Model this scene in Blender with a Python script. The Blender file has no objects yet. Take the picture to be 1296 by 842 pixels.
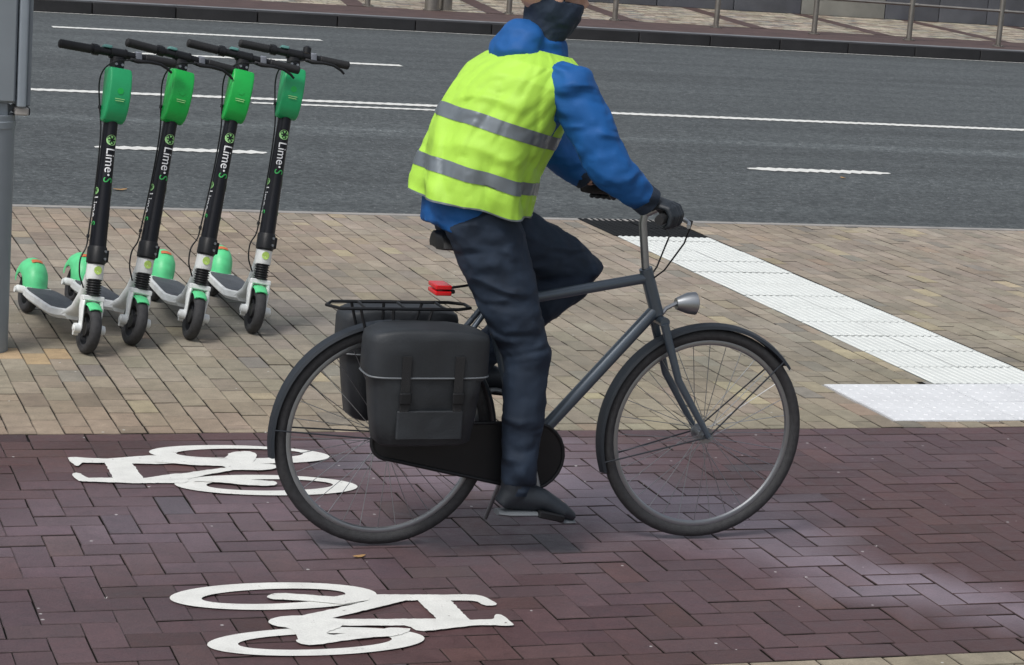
import bpy, bmesh, math, random
from mathutils import Vector, Matrix, noise
random.seed(7)
sc = bpy.context.scene
COL = sc.collection
R = math.radians
pi = math.pi
sin, cos = math.sin, math.cos

# ------------------------------------------------------------------ camera
HC = 2.0                                   # eye height of the photographer
FPX, PIT, ROL, YAW = 2898.27, 0.19469, 0.07547, 0.33933
Fv = Vector((sin(YAW)*cos(PIT), cos(YAW)*cos(PIT), -sin(PIT)))
r0 = Vector((cos(YAW), -sin(YAW), 0)); u0 = r0.cross(Fv)
Rv = cos(ROL)*r0 + sin(ROL)*u0
Uv = -sin(ROL)*r0 + cos(ROL)*u0
cam = bpy.data.cameras.new('camera'); camo = bpy.data.objects.new('camera', cam); COL.objects.link(camo)
M = Matrix((Rv, Uv, -Fv)).transposed().to_4x4(); M.translation = (0, 0, HC)
camo.matrix_world = M
cam.sensor_width = 36; cam.lens = FPX/1296*36; cam.clip_end = 2000; cam.clip_start = .1
sc.camera = camo

# ------------------------------------------------------------------ sky, sun, exposure (overcast)
w = bpy.data.worlds.new('World'); sc.world = w; w.use_nodes = True
nt = w.node_tree; bg = nt.nodes['Background']
sky = nt.nodes.new('ShaderNodeTexSky'); sky.sky_type = 'NISHITA'; sky.sun_disc = False
SUN_EL, SUN_AZ = R(56), R(238)             # azimuth clockwise from +Y
sky.sun_elevation = SUN_EL; sky.sun_rotation = SUN_AZ
sky.air_density = 1.0; sky.dust_density = 4.0; sky.ozone_density = 1.0
hs = nt.nodes.new('ShaderNodeHueSaturation'); hs.inputs['Saturation'].default_value = .42   # grey cloud cover
nt.links.new(sky.outputs[0], hs.inputs['Color']); nt.links.new(hs.outputs[0], bg.inputs[0]); bg.inputs[1].default_value = 0.09
sun = bpy.data.lights.new('sun', 'SUN'); suno = bpy.data.objects.new('sun', sun); COL.objects.link(suno)
sun.energy = 1.15; sun.angle = R(16); sun.color = (1, .97, .93)
sd = Vector((sin(SUN_AZ)*cos(SUN_EL), cos(SUN_AZ)*cos(SUN_EL), sin(SUN_EL)))
suno.rotation_euler = sd.to_track_quat('Z', 'Y').to_euler(); suno.location = sd*30
sc.view_settings.view_transform = 'Standard'; sc.view_settings.look = 'None'
sc.view_settings.exposure = 0.56; sc.view_settings.gamma = 1
sc.view_settings.use_curve_mapping = False
sc.cycles.max_bounces = 6

# ------------------------------------------------------------------ helpers
def g(x, y, z=0.0):
    """where the photograph's pixel lies on the level plane z"""
    d = Fv*FPX + Rv*(x-648) + Uv*(421-y)
    t = (z-HC)/d.z
    return Vector((0, 0, HC)) + d*t

def tag(o, label=None, cat=None, group=None, kind=None):
    if label: o['label'] = label
    if cat: o['category'] = cat
    if group: o['group'] = group
    if kind: o['kind'] = kind
    return o

def empty(name, loc, rot=(0, 0, 0)):
    o = bpy.data.objects.new(name, None); COL.objects.link(o)
    o.empty_display_size = .1; o.location = loc; o.rotation_euler = rot
    return o

class MB:
    def __init__(s): s.v = []; s.f = []; s.c = []; s.m = []
    def face(s, idx, col=None, m=0): s.f.append(idx); s.c.append(col); s.m.append(m)
    def loft(s, rings, cap=True, closed=False, m=0):
        n = len(rings[0]); b = len(s.v)
        for r in rings: s.v += [tuple(p) for p in r]
        R_ = len(rings)
        for i in range(R_ if closed else R_-1):
            a = b+i*n; c = b+((i+1) % R_)*n
            for k in range(n):
                s.face((a+k, a+(k+1) % n, c+(k+1) % n, c+k), None, m)
        if cap and not closed:
            s.face(tuple(b+n-1-k for k in range(n)), None, m)
            s.face(tuple(b+(R_-1)*n+k for k in range(n)), None, m)
        return s
    def tube(s, pts, rad, n=12, cap=True, closed=False, flat=None, m=0):
        pts = [Vector(p) for p in pts]; N = len(pts)
        if not hasattr(rad, '__len__'): rad = [rad]*N
        rings = []; up = None
        for i, p in enumerate(pts):
            if closed: t = pts[(i+1) % N]-pts[i-1]
            else: t = pts[min(i+1, N-1)]-pts[max(i-1, 0)]
            t.normalize()
            if up is None:
                up = Vector(flat) if flat else (Vector((0, 0, 1)) if abs(t.z) < .9 else Vector((0, 1, 0)))
            up = (up - t*up.dot(t)).normalized(); sd_ = t.cross(up)
            r = rad[i]; ra, rb = r if hasattr(r, '__len__') else (r, r)
            rings.append([p + sd_*(ra*cos(2*pi*k/n)) + up*(rb*sin(2*pi*k/n)) for k in range(n)])
        return s.loft(rings, cap, closed, m)
    def box(s, c, d, rot=None, m=0, bev=0):
        c = Vector(c); hx, hy, hz = d[0]/2, d[1]/2, d[2]/2
        q = rot or Matrix.Identity(3)
        if bev:
            pr = []
            for (x, y) in ((1, 1), (-1, 1), (-1, -1), (1, -1)):
                for k in range(4):
                    a = {(1, 1): 0, (-1, 1): pi/2, (-1, -1): pi, (1, -1): 3*pi/2}[(x, y)] + k/3*pi/2
                    pr.append((x*(hx-bev)+bev*cos(a), y*(hy-bev)+bev*sin(a)))
            rings = []
            for z, k in ((-hz, .6), (-hz+bev*.6, 0), (hz-bev*.6, 0), (hz, .6)):
                fx = 1-k*bev/hx; fy = 1-k*bev/hy
                rings.append([c+q@Vector((x*fx, y*fy, z)) for x, y in pr])
            return s.loft(rings, m=m)
        b = len(s.v)
        for z in (-hz, hz):
            for x, y in ((-hx, -hy), (hx, -hy), (hx, hy), (-hx, hy)):
                s.v.append(tuple(c+q@Vector((x, y, z))))
        for f in ((3, 2, 1, 0), (4, 5, 6, 7), (0, 1, 5, 4), (1, 2, 6, 5), (2, 3, 7, 6), (3, 0, 4, 7)):
            s.face(tuple(b+i for i in f), None, m)
        return s
    def ell(s, c, r, rot=None, nu=16, nv=10, m=0):
        c = Vector(c); q = rot or Matrix.Identity(3); rings = []
        for i in range(nv+1):
            a = -pi/2 + pi*(i+.02)/(nv+.04)
            rings.append([c+q@Vector((r[0]*cos(a)*cos(2*pi*k/nu), r[1]*cos(a)*sin(2*pi*k/nu), r[2]*sin(a))) for k in range(nu)])
        return s.loft(rings, m=m)
    def prism(s, poly, z0, z1, xf=None, m=0):
        """poly of 2D points, extruded between z0 and z1; xf maps (x,y,z) to a point"""
        xf = xf or (lambda x, y, z: (x, y, z)); n = len(poly); b = len(s.v)
        for z in (z0, z1): s.v += [tuple(xf(x, y, z)) for x, y in poly]
        s.face(tuple(b+n-1-k for k in range(n)), None, m); s.face(tuple(b+n+k for k in range(n)), None, m)
        for k in range(n): s.face((b+k, b+(k+1) % n, b+n+(k+1) % n, b+n+k), None, m)
        return s
    def sheet(s, pts, col=None, m=0):
        b = len(s.v); s.v += [tuple(p) for p in pts]; s.face(tuple(range(b, b+len(pts))), col, m); return s
    def mesh(s, name, mats, smooth=True, angle=40, norm=True):
        me = bpy.data.meshes.new(name); me.from_pydata(s.v, [], s.f)
        for mt in (mats if isinstance(mats, (list, tuple)) else [mats]): me.materials.append(mt)
        if any(s.m): me.polygons.foreach_set('material_index', s.m)
        if any(c is not None for c in s.c):
            ca = me.color_attributes.new('tone', 'FLOAT_COLOR', 'CORNER'); dat = []
            for p, c in zip(me.polygons, s.c):
                if isinstance(c, list):
                    for q in c: dat += list(q)+[1]
                else: dat += list((c or (.5, .5, .5))+(1,))*p.loop_total
            ca.data.foreach_set('color', dat)
        if norm:
            bm = bmesh.new(); bm.from_mesh(me); bmesh.ops.recalc_face_normals(bm, faces=bm.faces); bm.to_mesh(me); bm.free()
        if smooth:
            me.polygons.foreach_set('use_smooth', [True]*len(me.polygons))
            me.set_sharp_from_angle(angle=R(angle))
        me.update(); return me
    def build(s, name, mats, parent=None, smooth=True, angle=40, norm=True):
        o = bpy.data.objects.new(name, s.mesh(name, mats, smooth, angle, norm)); COL.objects.link(o)
        if parent: o.parent = parent
        return o

def copy_tree(o, parent=None):
    c = o.copy(); COL.objects.link(c); c.parent = parent
    for ch in list(o.children): copy_tree(ch, c)
    return c

# ------------------------------------------------------------------ materials
def mat(name, col, rough=.6, metal=0, var=.0, vscale=8, bump=0, bscale=200, coat=0, sheen=0, spec=.5, attr=False, fine=0, fscale=400, folds=None):
    m = bpy.data.materials.new(name); m.use_nodes = True; n = m.node_tree.nodes; l = m.node_tree.links
    b = n['Principled BSDF']; b.inputs['Roughness'].default_value = rough; b.inputs['Metallic'].default_value = metal
    b.inputs['Specular IOR Level'].default_value = spec
    if coat: b.inputs['Coat Weight'].default_value = coat; b.inputs['Coat Roughness'].default_value = .15
    if sheen: b.inputs['Sheen Weight'].default_value = sheen
    tc = n.new('ShaderNodeTexCoord'); src = None
    if attr:
        at = n.new('ShaderNodeVertexColor'); at.layer_name = 'tone'; src = at.outputs[0]
    else:
        rgb = n.new('ShaderNodeRGB'); rgb.outputs[0].default_value = (*col, 1); src = rgb.outputs[0]
    def mul(src, scale, amt, detail=4):
        no = n.new('ShaderNodeTexNoise'); no.inputs['Scale'].default_value = scale; no.inputs['Detail'].default_value = detail
        l.new(tc.outputs['Object'], no.inputs['Vector'])
        mr = n.new('ShaderNodeMapRange'); mr.inputs[1].default_value = .25; mr.inputs[2].default_value = .75
        mr.inputs[3].default_value = 1-amt; mr.inputs[4].default_value = 1+amt; l.new(no.outputs[0], mr.inputs[0])
        vm = n.new('ShaderNodeVectorMath'); vm.operation = 'SCALE'; l.new(src, vm.inputs[0]); l.new(mr.outputs[0], vm.inputs['Scale'])
        return vm.outputs[0]
    if var: src = mul(src, vscale, var)
    if fine: src = mul(src, fscale, fine, 2)
    l.new(src, b.inputs['Base Color'])
    if bump:
        no = n.new('ShaderNodeTexNoise'); no.inputs['Scale'].default_value = bscale; no.inputs['Detail'].default_value = 3
        l.new(tc.outputs['Object'], no.inputs['Vector'])
        bp = n.new('ShaderNodeBump'); bp.inputs['Strength'].default_value = bump; bp.inputs['Distance'].default_value = .002
        l.new(no.outputs[0], bp.inputs['Height']); l.new(bp.outputs[0], b.inputs['Normal'])
        if folds:
            fs, fd, st_ = folds
            mp = n.new('ShaderNodeMapping'); mp.inputs['Rotation'].default_value = (.3, .9, .4); mp.inputs['Scale'].default_value = (1, 1, st_)
            l.new(tc.outputs['Object'], mp.inputs[0])
            rn = n.new('ShaderNodeTexNoise'); rn.noise_type = 'RIDGED_MULTIFRACTAL'; rn.inputs['Scale'].default_value = fs; rn.inputs['Detail'].default_value = 2.5; rn.inputs['Distortion'].default_value = .7
            l.new(mp.outputs[0], rn.inputs['Vector'])
            b3 = n.new('ShaderNodeBump'); b3.inputs['Strength'].default_value = .75; b3.inputs['Distance'].default_value = fd
            l.new(rn.outputs[0], b3.inputs['Height']); l.new(bp.outputs[0], b3.inputs['Normal']); l.new(b3.outputs[0], b.inputs['Normal'])
    return m

def asphalt_mat():
    m = bpy.data.materials.new('asphalt'); m.use_nodes = True; n = m.node_tree.nodes; l = m.node_tree.links
    b = n['Principled BSDF']; b.inputs['Roughness'].default_value = .62
    tc = n.new('ShaderNodeTexCoord')
    vo = n.new('ShaderNodeTexVoronoi'); vo.inputs['Scale'].default_value = 24; l.new(tc.outputs['Object'], vo.inputs['Vector'])
    no = n.new('ShaderNodeTexNoise'); no.inputs['Scale'].default_value = 21; no.inputs['Detail'].default_value = 6; no.inputs['Roughness'].default_value = .92
    l.new(tc.outputs['Object'], no.inputs['Vector'])
    cr = n.new('ShaderNodeValToRGB'); cr.color_ramp.elements[0].position = .43; cr.color_ramp.elements[1].position = .60
    cr.color_ramp.elements[0].color = (.029, .035, .036, 1); cr.color_ramp.elements[1].color = (.112, .127, .129, 1)
    l.new(no.outputs[0], cr.inputs[0])
    # light chippings
    st = n.new('ShaderNodeMapRange'); st.inputs[1].default_value = .0; st.inputs[2].default_value = .22; st.inputs[3].default_value = .32; st.inputs[4].default_value = 0
    l.new(vo.outputs['Distance'], st.inputs[0])
    wn = n.new('ShaderNodeMath'); wn.operation = 'MULTIPLY'
    sep = n.new('ShaderNodeSeparateColor'); l.new(vo.outputs['Color'], sep.inputs[0]); 
    gt = n.new('ShaderNodeMath'); gt.operation = 'GREATER_THAN'; gt.inputs[1].default_value = .72; l.new(sep.outputs[0], gt.inputs[0])
    l.new(st.outputs[0], wn.inputs[0]); l.new(gt.outputs[0], wn.inputs[1])
    ad = n.new('ShaderNodeMixRGB'); ad.blend_type = 'ADD'; ad.inputs[0].default_value = 1
    l.new(cr.outputs[0], ad.inputs[1]); l.new(wn.outputs[0], ad.inputs[2])
    # long worn streaks along the carriageway
    mp = n.new('ShaderNodeMapping'); mp.inputs['Scale'].default_value = (.12, 1.3, 1); l.new(tc.outputs['Object'], mp.inputs[0])
    n2 = n.new('ShaderNodeTexNoise'); n2.inputs['Scale'].default_value = 1.4; n2.inputs['Detail'].default_value = 6; l.new(mp.outputs[0], n2.inputs['Vector'])
    mr = n.new('ShaderNodeMapRange'); mr.inputs[1].default_value = .3; mr.inputs[2].default_value = .7; mr.inputs[3].default_value = .78; mr.inputs[4].default_value = 1.22
    l.new(n2.outputs[0], mr.inputs[0])
    # a paler scuffed line at y = 17.6
    sx = n.new('ShaderNodeSeparateXYZ'); l.new(tc.outputs['Object'], sx.inputs[0])
    wv = n.new('ShaderNodeMath'); wv.operation = 'MULTIPLY_ADD'; wv.inputs[1].default_value = .9; l.new(n2.outputs[0], wv.inputs[0]); l.new(sx.outputs[1], wv.inputs[2])
    df = n.new('ShaderNodeMath'); df.operation = 'SUBTRACT'; df.inputs[1].default_value = 18.0; l.new(wv.outputs[0], df.inputs[0])
    ab = n.new('ShaderNodeMath'); ab.operation = 'ABSOLUTE'; l.new(df.outputs[0], ab.inputs[0])
    m2 = n.new('ShaderNodeMapRange'); m2.inputs[1].default_value = 0; m2.inputs[2].default_value = .28; m2.inputs[3].default_value = 1.3; m2.inputs[4].default_value = 0
    l.new(ab.outputs[0], m2.inputs[0])
    n3 = n.new('ShaderNodeTexNoise'); n3.inputs['Scale'].default_value = 9; n3.inputs['Detail'].default_value = 4; l.new(tc.outputs['Object'], n3.inputs['Vector'])
    mm = n.new('ShaderNodeMath'); mm.operation = 'MULTIPLY'; l.new(m2.outputs[0], mm.inputs[0]); l.new(n3.outputs[0], mm.inputs[1])
    su = n.new('ShaderNodeMath'); su.operation = 'ADD'; l.new(mm.outputs[0], su.inputs[0]); l.new(mr.outputs[0], su.inputs[1])
    vm = n.new('ShaderNodeVectorMath'); vm.operation = 'SCALE'; l.new(ad.outputs[0], vm.inputs[0]); l.new(su.outputs[0], vm.inputs['Scale'])
    l.new(vm.outputs[0], b.inputs['Base Color'])
    bp = n.new('ShaderNodeBump'); bp.inputs['Strength'].default_value = .6; bp.inputs['Distance'].default_value = .004
    l.new(no.outputs[0], bp.inputs['Height']); l.new(bp.outputs[0], b.inputs['Normal'])
    return m

def brick_mat(name, rough, bump=.5, blotch=.22, fine=.16, grit=(.5, .5, .45)):
    """albedo of each brick from its own tone, stained and gritty"""
    m = bpy.data.materials.new(name); m.use_nodes = True; n = m.node_tree.nodes; l = m.node_tree.links
    b = n['Principled BSDF']; b.inputs['Specular IOR Level'].default_value = .35
    tc = n.new('ShaderNodeTexCoord'); at = n.new('ShaderNodeVertexColor'); at.layer_name = 'tone'; src = at.outputs[0]
    noises = []
    for scale, amt, det in ((1.3, blotch, 5), (17, blotch*.8, 5), (170, fine, 3)):
        no = n.new('ShaderNodeTexNoise'); no.inputs['Scale'].default_value = scale; no.inputs['Detail'].default_value = det
        no.inputs['Roughness'].default_value = .65
        l.new(tc.outputs['Object'], no.inputs['Vector']); noises.append(no)
        mr = n.new('ShaderNodeMapRange'); mr.inputs[1].default_value = .3; mr.inputs[2].default_value = .7
        mr.inputs[3].default_value = 1-amt; mr.inputs[4].default_value = 1+amt; l.new(no.outputs[0], mr.inputs[0])
        vm = n.new('ShaderNodeVectorMath'); vm.operation = 'SCALE'; l.new(src, vm.inputs[0]); l.new(mr.outputs[0], vm.inputs['Scale']); src = vm.outputs[0]
    # pale specks of grit
    vo = n.new('ShaderNodeTexVoronoi'); vo.inputs['Scale'].default_value = 26; l.new(tc.outputs['Object'], vo.inputs['Vector'])
    sp = n.new('ShaderNodeSeparateColor'); l.new(vo.outputs['Color'], sp.inputs[0])
    g1 = n.new('ShaderNodeMath'); g1.operation = 'GREATER_THAN'; g1.inputs[1].default_value = .955; l.new(sp.outputs[0], g1.inputs[0])
    g2 = n.new('ShaderNodeMath'); g2.operation = 'LESS_THAN'; g2.inputs[1].default_value = .13; l.new(vo.outputs['Distance'], g2.inputs[0])
    g3 = n.new('ShaderNodeMath'); g3.operation = 'MULTIPLY'; l.new(g1.outputs[0], g3.inputs[0]); l.new(g2.outputs[0], g3.inputs[1])
    mx = n.new('ShaderNodeMixRGB'); mx.inputs[2].default_value = (*grit, 1); l.new(g3.outputs[0], mx.inputs[0]); l.new(src, mx.inputs[1])
    l.new(mx.outputs[0], b.inputs['Base Color'])
    rr = n.new('ShaderNodeMapRange'); rr.inputs[1].default_value = .3; rr.inputs[2].default_value = .7; rr.inputs[3].default_value = rough-.12; rr.inputs[4].default_value = rough+.12
    l.new(noises[1].outputs[0], rr.inputs[0]); l.new(rr.outputs[0], b.inputs['Roughness'])
    bp = n.new('ShaderNodeBump'); bp.inputs['Strength'].default_value = bump; bp.inputs['Distance'].default_value = .002
    l.new(noises[2].outputs[0], bp.inputs['Height'])
    b2 = n.new('ShaderNodeBump'); b2.inputs['Strength'].default_value = bump; b2.inputs['Distance'].default_value = .006
    l.new(noises[1].outputs[0], b2.inputs['Height']); l.new(bp.outputs[0], b2.inputs['Normal']); l.new(b2.outputs[0], b.inputs['Normal'])
    return m

def paint_mat():
    m = mat('road_paint', (.72, .73, .70), .6, var=.10, vscale=14, bump=.4, bscale=150, fine=.1, fscale=220)
    n = m.node_tree.nodes; l = m.node_tree.links; b = n['Principled BSDF']; src = b.inputs['Base Color'].links[0].from_socket
    tc = n.new('ShaderNodeTexCoord'); out = src
    for sc_, lo, hi, col in ((38, .64, .70, (.20, .17, .165)), (5, .60, .78, (.50, .48, .46))):
        no = n.new('ShaderNodeTexNoise'); no.inputs['Scale'].default_value = sc_; no.inputs['Detail'].default_value = 6; no.inputs['Roughness'].default_value = .7
        l.new(tc.outputs['Object'], no.inputs['Vector'])
        mr = n.new('ShaderNodeMapRange'); mr.inputs[1].default_value = lo; mr.inputs[2].default_value = hi; l.new(no.outputs[0], mr.inputs[0])
        mx = n.new('ShaderNodeMixRGB'); mx.inputs[2].default_value = (*col, 1); l.new(mr.outputs[0], mx.inputs[0]); l.new(out, mx.inputs[1]); out = mx.outputs[0]
    l.new(out, b.inputs['Base Color'])
    return m

MT = dict(
    asphalt=asphalt_mat(),
    paver=brick_mat('sand_paver', .85), brick=brick_mat('dark_clay_brick', .5, blotch=.16, grit=(.42, .4, .4)),
    paint=paint_mat(),
    white_tile=mat('white_rubber_tile', (.66, .69, .67), .6, var=.06, vscale=5, bump=.3, fine=.06),
    pure_tile=mat('bright_white_tile', (.70, .72, .74), .55, var=.07, vscale=6, bump=.3, fine=.06),
    black_tile=mat('black_ribbed_tile', (.008, .009, .010), .8, spec=.2, var=.3, vscale=6, bump=.3),
    kerb=mat('bluestone_kerb', (.018, .018, .02), .6, var=.35, vscale=3, bump=.5, bscale=60),
    kerb_top=mat('bluestone_top', (.17, .18, .19), .6, var=.25, vscale=4),
    far_paving=brick_mat('far_cobbles', .7),
    far_red=mat('far_red_brick', (.075, .045, .04), .7, var=.3, vscale=5),
    concrete=mat('pale_concrete', (.3, .29, .275), .8, var=.2, vscale=6, bump=.4),
    soil=mat('ground_soil', (.12, .11, .095), .9, var=.2, vscale=.5),
    wall=mat('grey_stone_block', (.085, .09, .105), .45, var=.25, vscale=2.5, bump=.2),
    wall_pale=mat('pale_polished_slab', (.22, .22, .2), .35, var=.25, vscale=2.5),
    steel=mat('brushed_steel', (.36, .34, .31), .38, 1, var=.15, vscale=9),
    grey_paint=mat('grey_painted_steel', (.23, .265, .295), .5, var=.08, vscale=4),
    grey_trim=mat('blue_grey_aluminium', (.30, .35, .40), .42, .3, var=.05),
    dark_gap=mat('dark_shadow_gap', (.02, .022, .025), .7),
    black=mat('black_plastic', (.009, .010, .012), .45, spec=.35, var=.15, vscale=20, bump=.12),
    grip=mat('black_rubber_grip', (.012, .013, .015), .7, bump=.5, bscale=500),
    column=mat('black_anodised_tube', (.006, .007, .011), .38, .0, spec=.3, var=.1),
    white_frame=mat('white_painted_frame', (.76, .79, .79), .42, var=.12, vscale=30, bump=.1, coat=.2),
    mint=mat('mint_green_plastic', (.11, .64, .27), .42, var=.12, vscale=25),
    green_a=mat('sea_green_battery_shell', (.018, .36, .135), .36, var=.08, vscale=12),
    green_b=mat('vivid_green_battery_shell', (.01, .42, .07), .36, var=.08, vscale=12),
    lime=mat('pale_green_decal', (.36, .68, .28), .5),
    lime_dark=mat('decal_segments', (.19, .47, .15), .5),
    neon_decal=mat('yellow_green_decal', (.42, .62, .14), .5),
    letter_white=mat('white_lettering', (.85, .87, .90), .5),
    letter_green=mat('green_lettering', (.04, .42, .10), .5),
    tyre=mat('tyre_rubber', (.034, .035, .038), .75, var=.3, vscale=60, bump=.7, bscale=260),
    rim=mat('dark_rim', (.03, .031, .034), .5),
    silver=mat('silver_alloy', (.36, .38, .40), .42, 1),
    grey_plastic=mat('grey_plastic', (.22, .24, .28), .5),
    teal_button=mat('teal_button', (.12, .30, .28), .45),
    tape=mat('dark_grip_tape', (.09, .10, .115), .8, var=.2, vscale=15, bump=.7, bscale=600),
    orange=mat('orange_reflector_sticker', (.62, .17, .07), .5),
    red=mat('red_tail_lens', (.6, .01, .015), .25),
    skin=mat('skin', (.50, .30, .22), .5, var=.1, vscale=20),
    blue=mat('blue_rain_jacket', (.001, .088, .31), .72, var=.14, vscale=7, bump=.25, bscale=240, folds=(5.5, .055, 2.2)),
    vest=mat('hi_vis_yellow_green', (.42, .74, .075), .6, var=.07, vscale=6, bump=.35, bscale=500, fine=.05, fscale=600, folds=(4.5, .045, 1.8)),
    reflect=mat('grey_reflective_tape', (.17, .20, .225), .4, .35, bump=.25, bscale=900),
    navy=mat('navy_trousers', (.013, .026, .050), .8, var=.25, vscale=14, bump=.4, bscale=400, folds=(6, .05, 2.0)),
    helmet=mat('dark_blue_helmet_shell', (.012, .03, .06), .3, coat=.4),
    shoe=mat('dark_shoe', (.016, .022, .03), .55, bump=.2),
    frame=mat('slate_blue_frame', (.075, .10, .13), .35, .3, coat=.5),
    bag=mat('black_coated_bag', (.018, .022, .027), .6, var=.3, vscale=9, bump=.35, bscale=160, folds=(5, .014, 1.5)),
    bag_edge=mat('grey_bag_piping', (.13, .145, .16), .5),
    stone=mat('tan_stone', (.4, .3, .22), .9, bump=.5, bscale=60),
    leaf=mat('dry_leaf', (.40, .24, .10), .8),
    moss=mat('moss', (.10, .13, .05), .95),
)

# ------------------------------------------------------------------ setting: ground sheets
def rect(mb, x0, x1, y0, y1, z, col=None, m=0): return mb.sheet([(x0, y0, z), (x1, y0, z), (x1, y1, z), (x0, y1, z)], col, m)

mb = MB(); rect(mb, -400, 400, -300, 500, -.20); o = mb.build('ground', MT['soil'], smooth=False); tag(o, kind='structure')
# road: slightly below the pavement, 16 m wide
Y_LANE0, Y_LANE1, Y_ROAD, Y_KERB = 5.28, 7.785, 13.0, 28.9
mb = MB(); rect(mb, -60, 80, Y_ROAD-.3, Y_KERB+.2, -.030); o = mb.build('road', MT['asphalt'], smooth=False); tag(o, kind='structure')

SOIL = (.020, .018, .015)
def brick(mb, x0, x1, y0, y1, col, z=0, gap=.0016, bev=.003, depth=.014, gx=None, gy=None, sheened=False):
    """one paving brick as a shallow bevelled block, a little off level"""
    if x1-x0 < .02 or y1-y0 < .02: return
    j = lambda: random.gauss(0, .0010)
    g0, g1, g2, g3 = [gap+abs(random.gauss(0, .0009)) for _ in range(4)]
    if gx is not None: g0 = g1 = gx; g2, g3 = [gy+abs(random.gauss(0, .0008)) for _ in range(2)]
    x0 += g0; x1 -= g1; y0 += g2; y1 -= g3
    zc = z+random.gauss(0, .0007); tx, ty = random.gauss(0, .005), random.gauss(0, .005)
    xm, ym = (x0+x1)/2, (y0+y1)/2; H = lambda x, y: zc+(x-xm)*tx+(y-ym)*ty
    P = [(x0+j(), y0+j()), (x1+j(), y0+j()), (x1+j(), y1+j()), (x0+j(), y1+j())]
    b = len(mb.v)
    for (x, y) in P: mb.v.append((x, y, z-depth))
    for (x, y) in P: mb.v.append((x, y, H(x, y)-bev*.7))
    for (x, y), (sx, sy) in zip(P, ((1, 1), (-1, 1), (-1, -1), (1, -1))):
        X, Y = x+sx*bev, y+sy*bev; mb.v.append((X, Y, H(X, Y)))
    top = col
    if sheened:                                   # each corner of the brick takes the pale sheen painted in at its own place
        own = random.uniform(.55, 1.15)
        top = [lerp(col, (.225, .185, .22), painted_sheen(*mb.v[b+8+k][:2])*own) for k in range(4)]
    mb.face((b+8, b+9, b+10, b+11), top)
    for k in range(4):
        k2 = (k+1) % 4
        mb.face((b+4+k, b+4+k2, b+8+k2, b+8+k), lerp(col, SOIL, .35)); mb.face((b+k, b+k2, b+4+k2, b+4+k), SOIL)   # soil in the joint

def jit(c, s, hue=.03):
    k = 1+random.gauss(0, s)
    k = max(.45, k)
    return tuple(max(.005, v*k*(1+random.gauss(0, hue))) for v in c)
def lerp(a, b, t): t = max(0, min(1, t)); return tuple(x+(y-x)*t for x, y in zip(a, b))

HOLES = []      # rectangles left free for tactile tiles
def in_hole(x0, x1, y0, y1):
    for (a, b, c, d) in HOLES:
        if x0 < b and x1 > a and y0 < d and y1 > c: return (a, b, c, d)
    return None

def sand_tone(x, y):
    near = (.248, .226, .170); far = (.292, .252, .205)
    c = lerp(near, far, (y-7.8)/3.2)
    q = noise.noise(Vector((x*.45, y*.45, 3)))
    if q > .12: c = lerp(c, (.22, .21, .185), (q-.12)*3)      # greyer weathered patches
    elif q < -.12: c = lerp(c, (.28, .225, .17), (-q-.12)*2)  # warmer, browner patches
    r = random.random()
    if r < .05: c = lerp(c, (.38, .33, .22), random.uniform(.35, .9))
    elif r < .11: c = lerp(c, (.195, .19, .17), random.uniform(.3, .8))
    elif r < .18: c = lerp(c, (.32, .24, .18), random.uniform(.2, .6))
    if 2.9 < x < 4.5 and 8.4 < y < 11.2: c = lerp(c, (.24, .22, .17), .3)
    if abs(x-1.19) < .16 and abs(y-9.03) < .10: c = (.42, .31, .19)      # sand yellow pavers at the foot of the pole
    return jit(c, .075, .012)

def running_pavers(mb, X0, X1, Y0, Y1, mod=.0965, ln=.2, z=0):
    nx = int((X1-X0)/mod)+1
    off = 0
    for i in range(nx):
        x0 = X0+i*mod; x1 = x0+mod; gx = random.choice((.0006, .0010, .0016, .0024))
        off = (i % 2)*ln*.5 if random.random() < .78 else random.choice((0, .5, .25))*ln
        y = Y0-ln+off
        while y < Y1:
            a, b = max(y, Y0), min(y+ln, Y1)
            segs = [(a, b)] if random.random() > .06 else [(a, (a+b)/2), ((a+b)/2, b)]
            for a, b in segs:
                xa, xb = x0, min(x1, X1)
                for _ in range(2):
                    h = in_hole(xa, xb, a, b)
                    if h:
                        if xa >= h[0] and xb <= h[1]:           # clip along the row
                            if a < h[2]: b = h[2]
                            elif b > h[3]: a = h[3]
                            else: b = a
                        elif a >= h[2]-.001 and b <= h[3]+.001 or True:
                            if a < h[2]-.06 or b > h[3]+.06: b = h[2] if a < h[2]-.06 else b; a = h[3] if b > h[3]+.06 else a
                            else:
                                if xa < h[0]: xb = h[0]
                                else: xa = h[1]
                if b-a > .02 and xb-xa > .02: brick(mb, xa, xb, a, b, sand_tone((xa+xb)/2, (a+b)/2), z, gx=gx, gy=random.choice((.0002, .0006, .0012, .0022)))
            y += ln

TX0, TX1 = 4.962, 5.558          # ribbed guiding strip
TY0, TY1, TY2 = 8.535, 12.345, 12.985
BX0, BX1, BY0 = 4.43, 6.70, 7.888   # blister field at the cycle track
HOLES += [(TX0, TX1, TY0-.01, TY2), (BX0, BX1, BY0, TY0)]
mb = MB()
rect(mb, -3.4, 14, Y_LANE1, Y_ROAD-.07, -.0105, (.022, .020, .016))
running_pavers(mb, -3.4, 14, Y_LANE1+.004, Y_ROAD-.075)
o = mb.build('pavement', MT['paver'], smooth=False, norm=False); tag(o, kind='structure')
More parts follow.
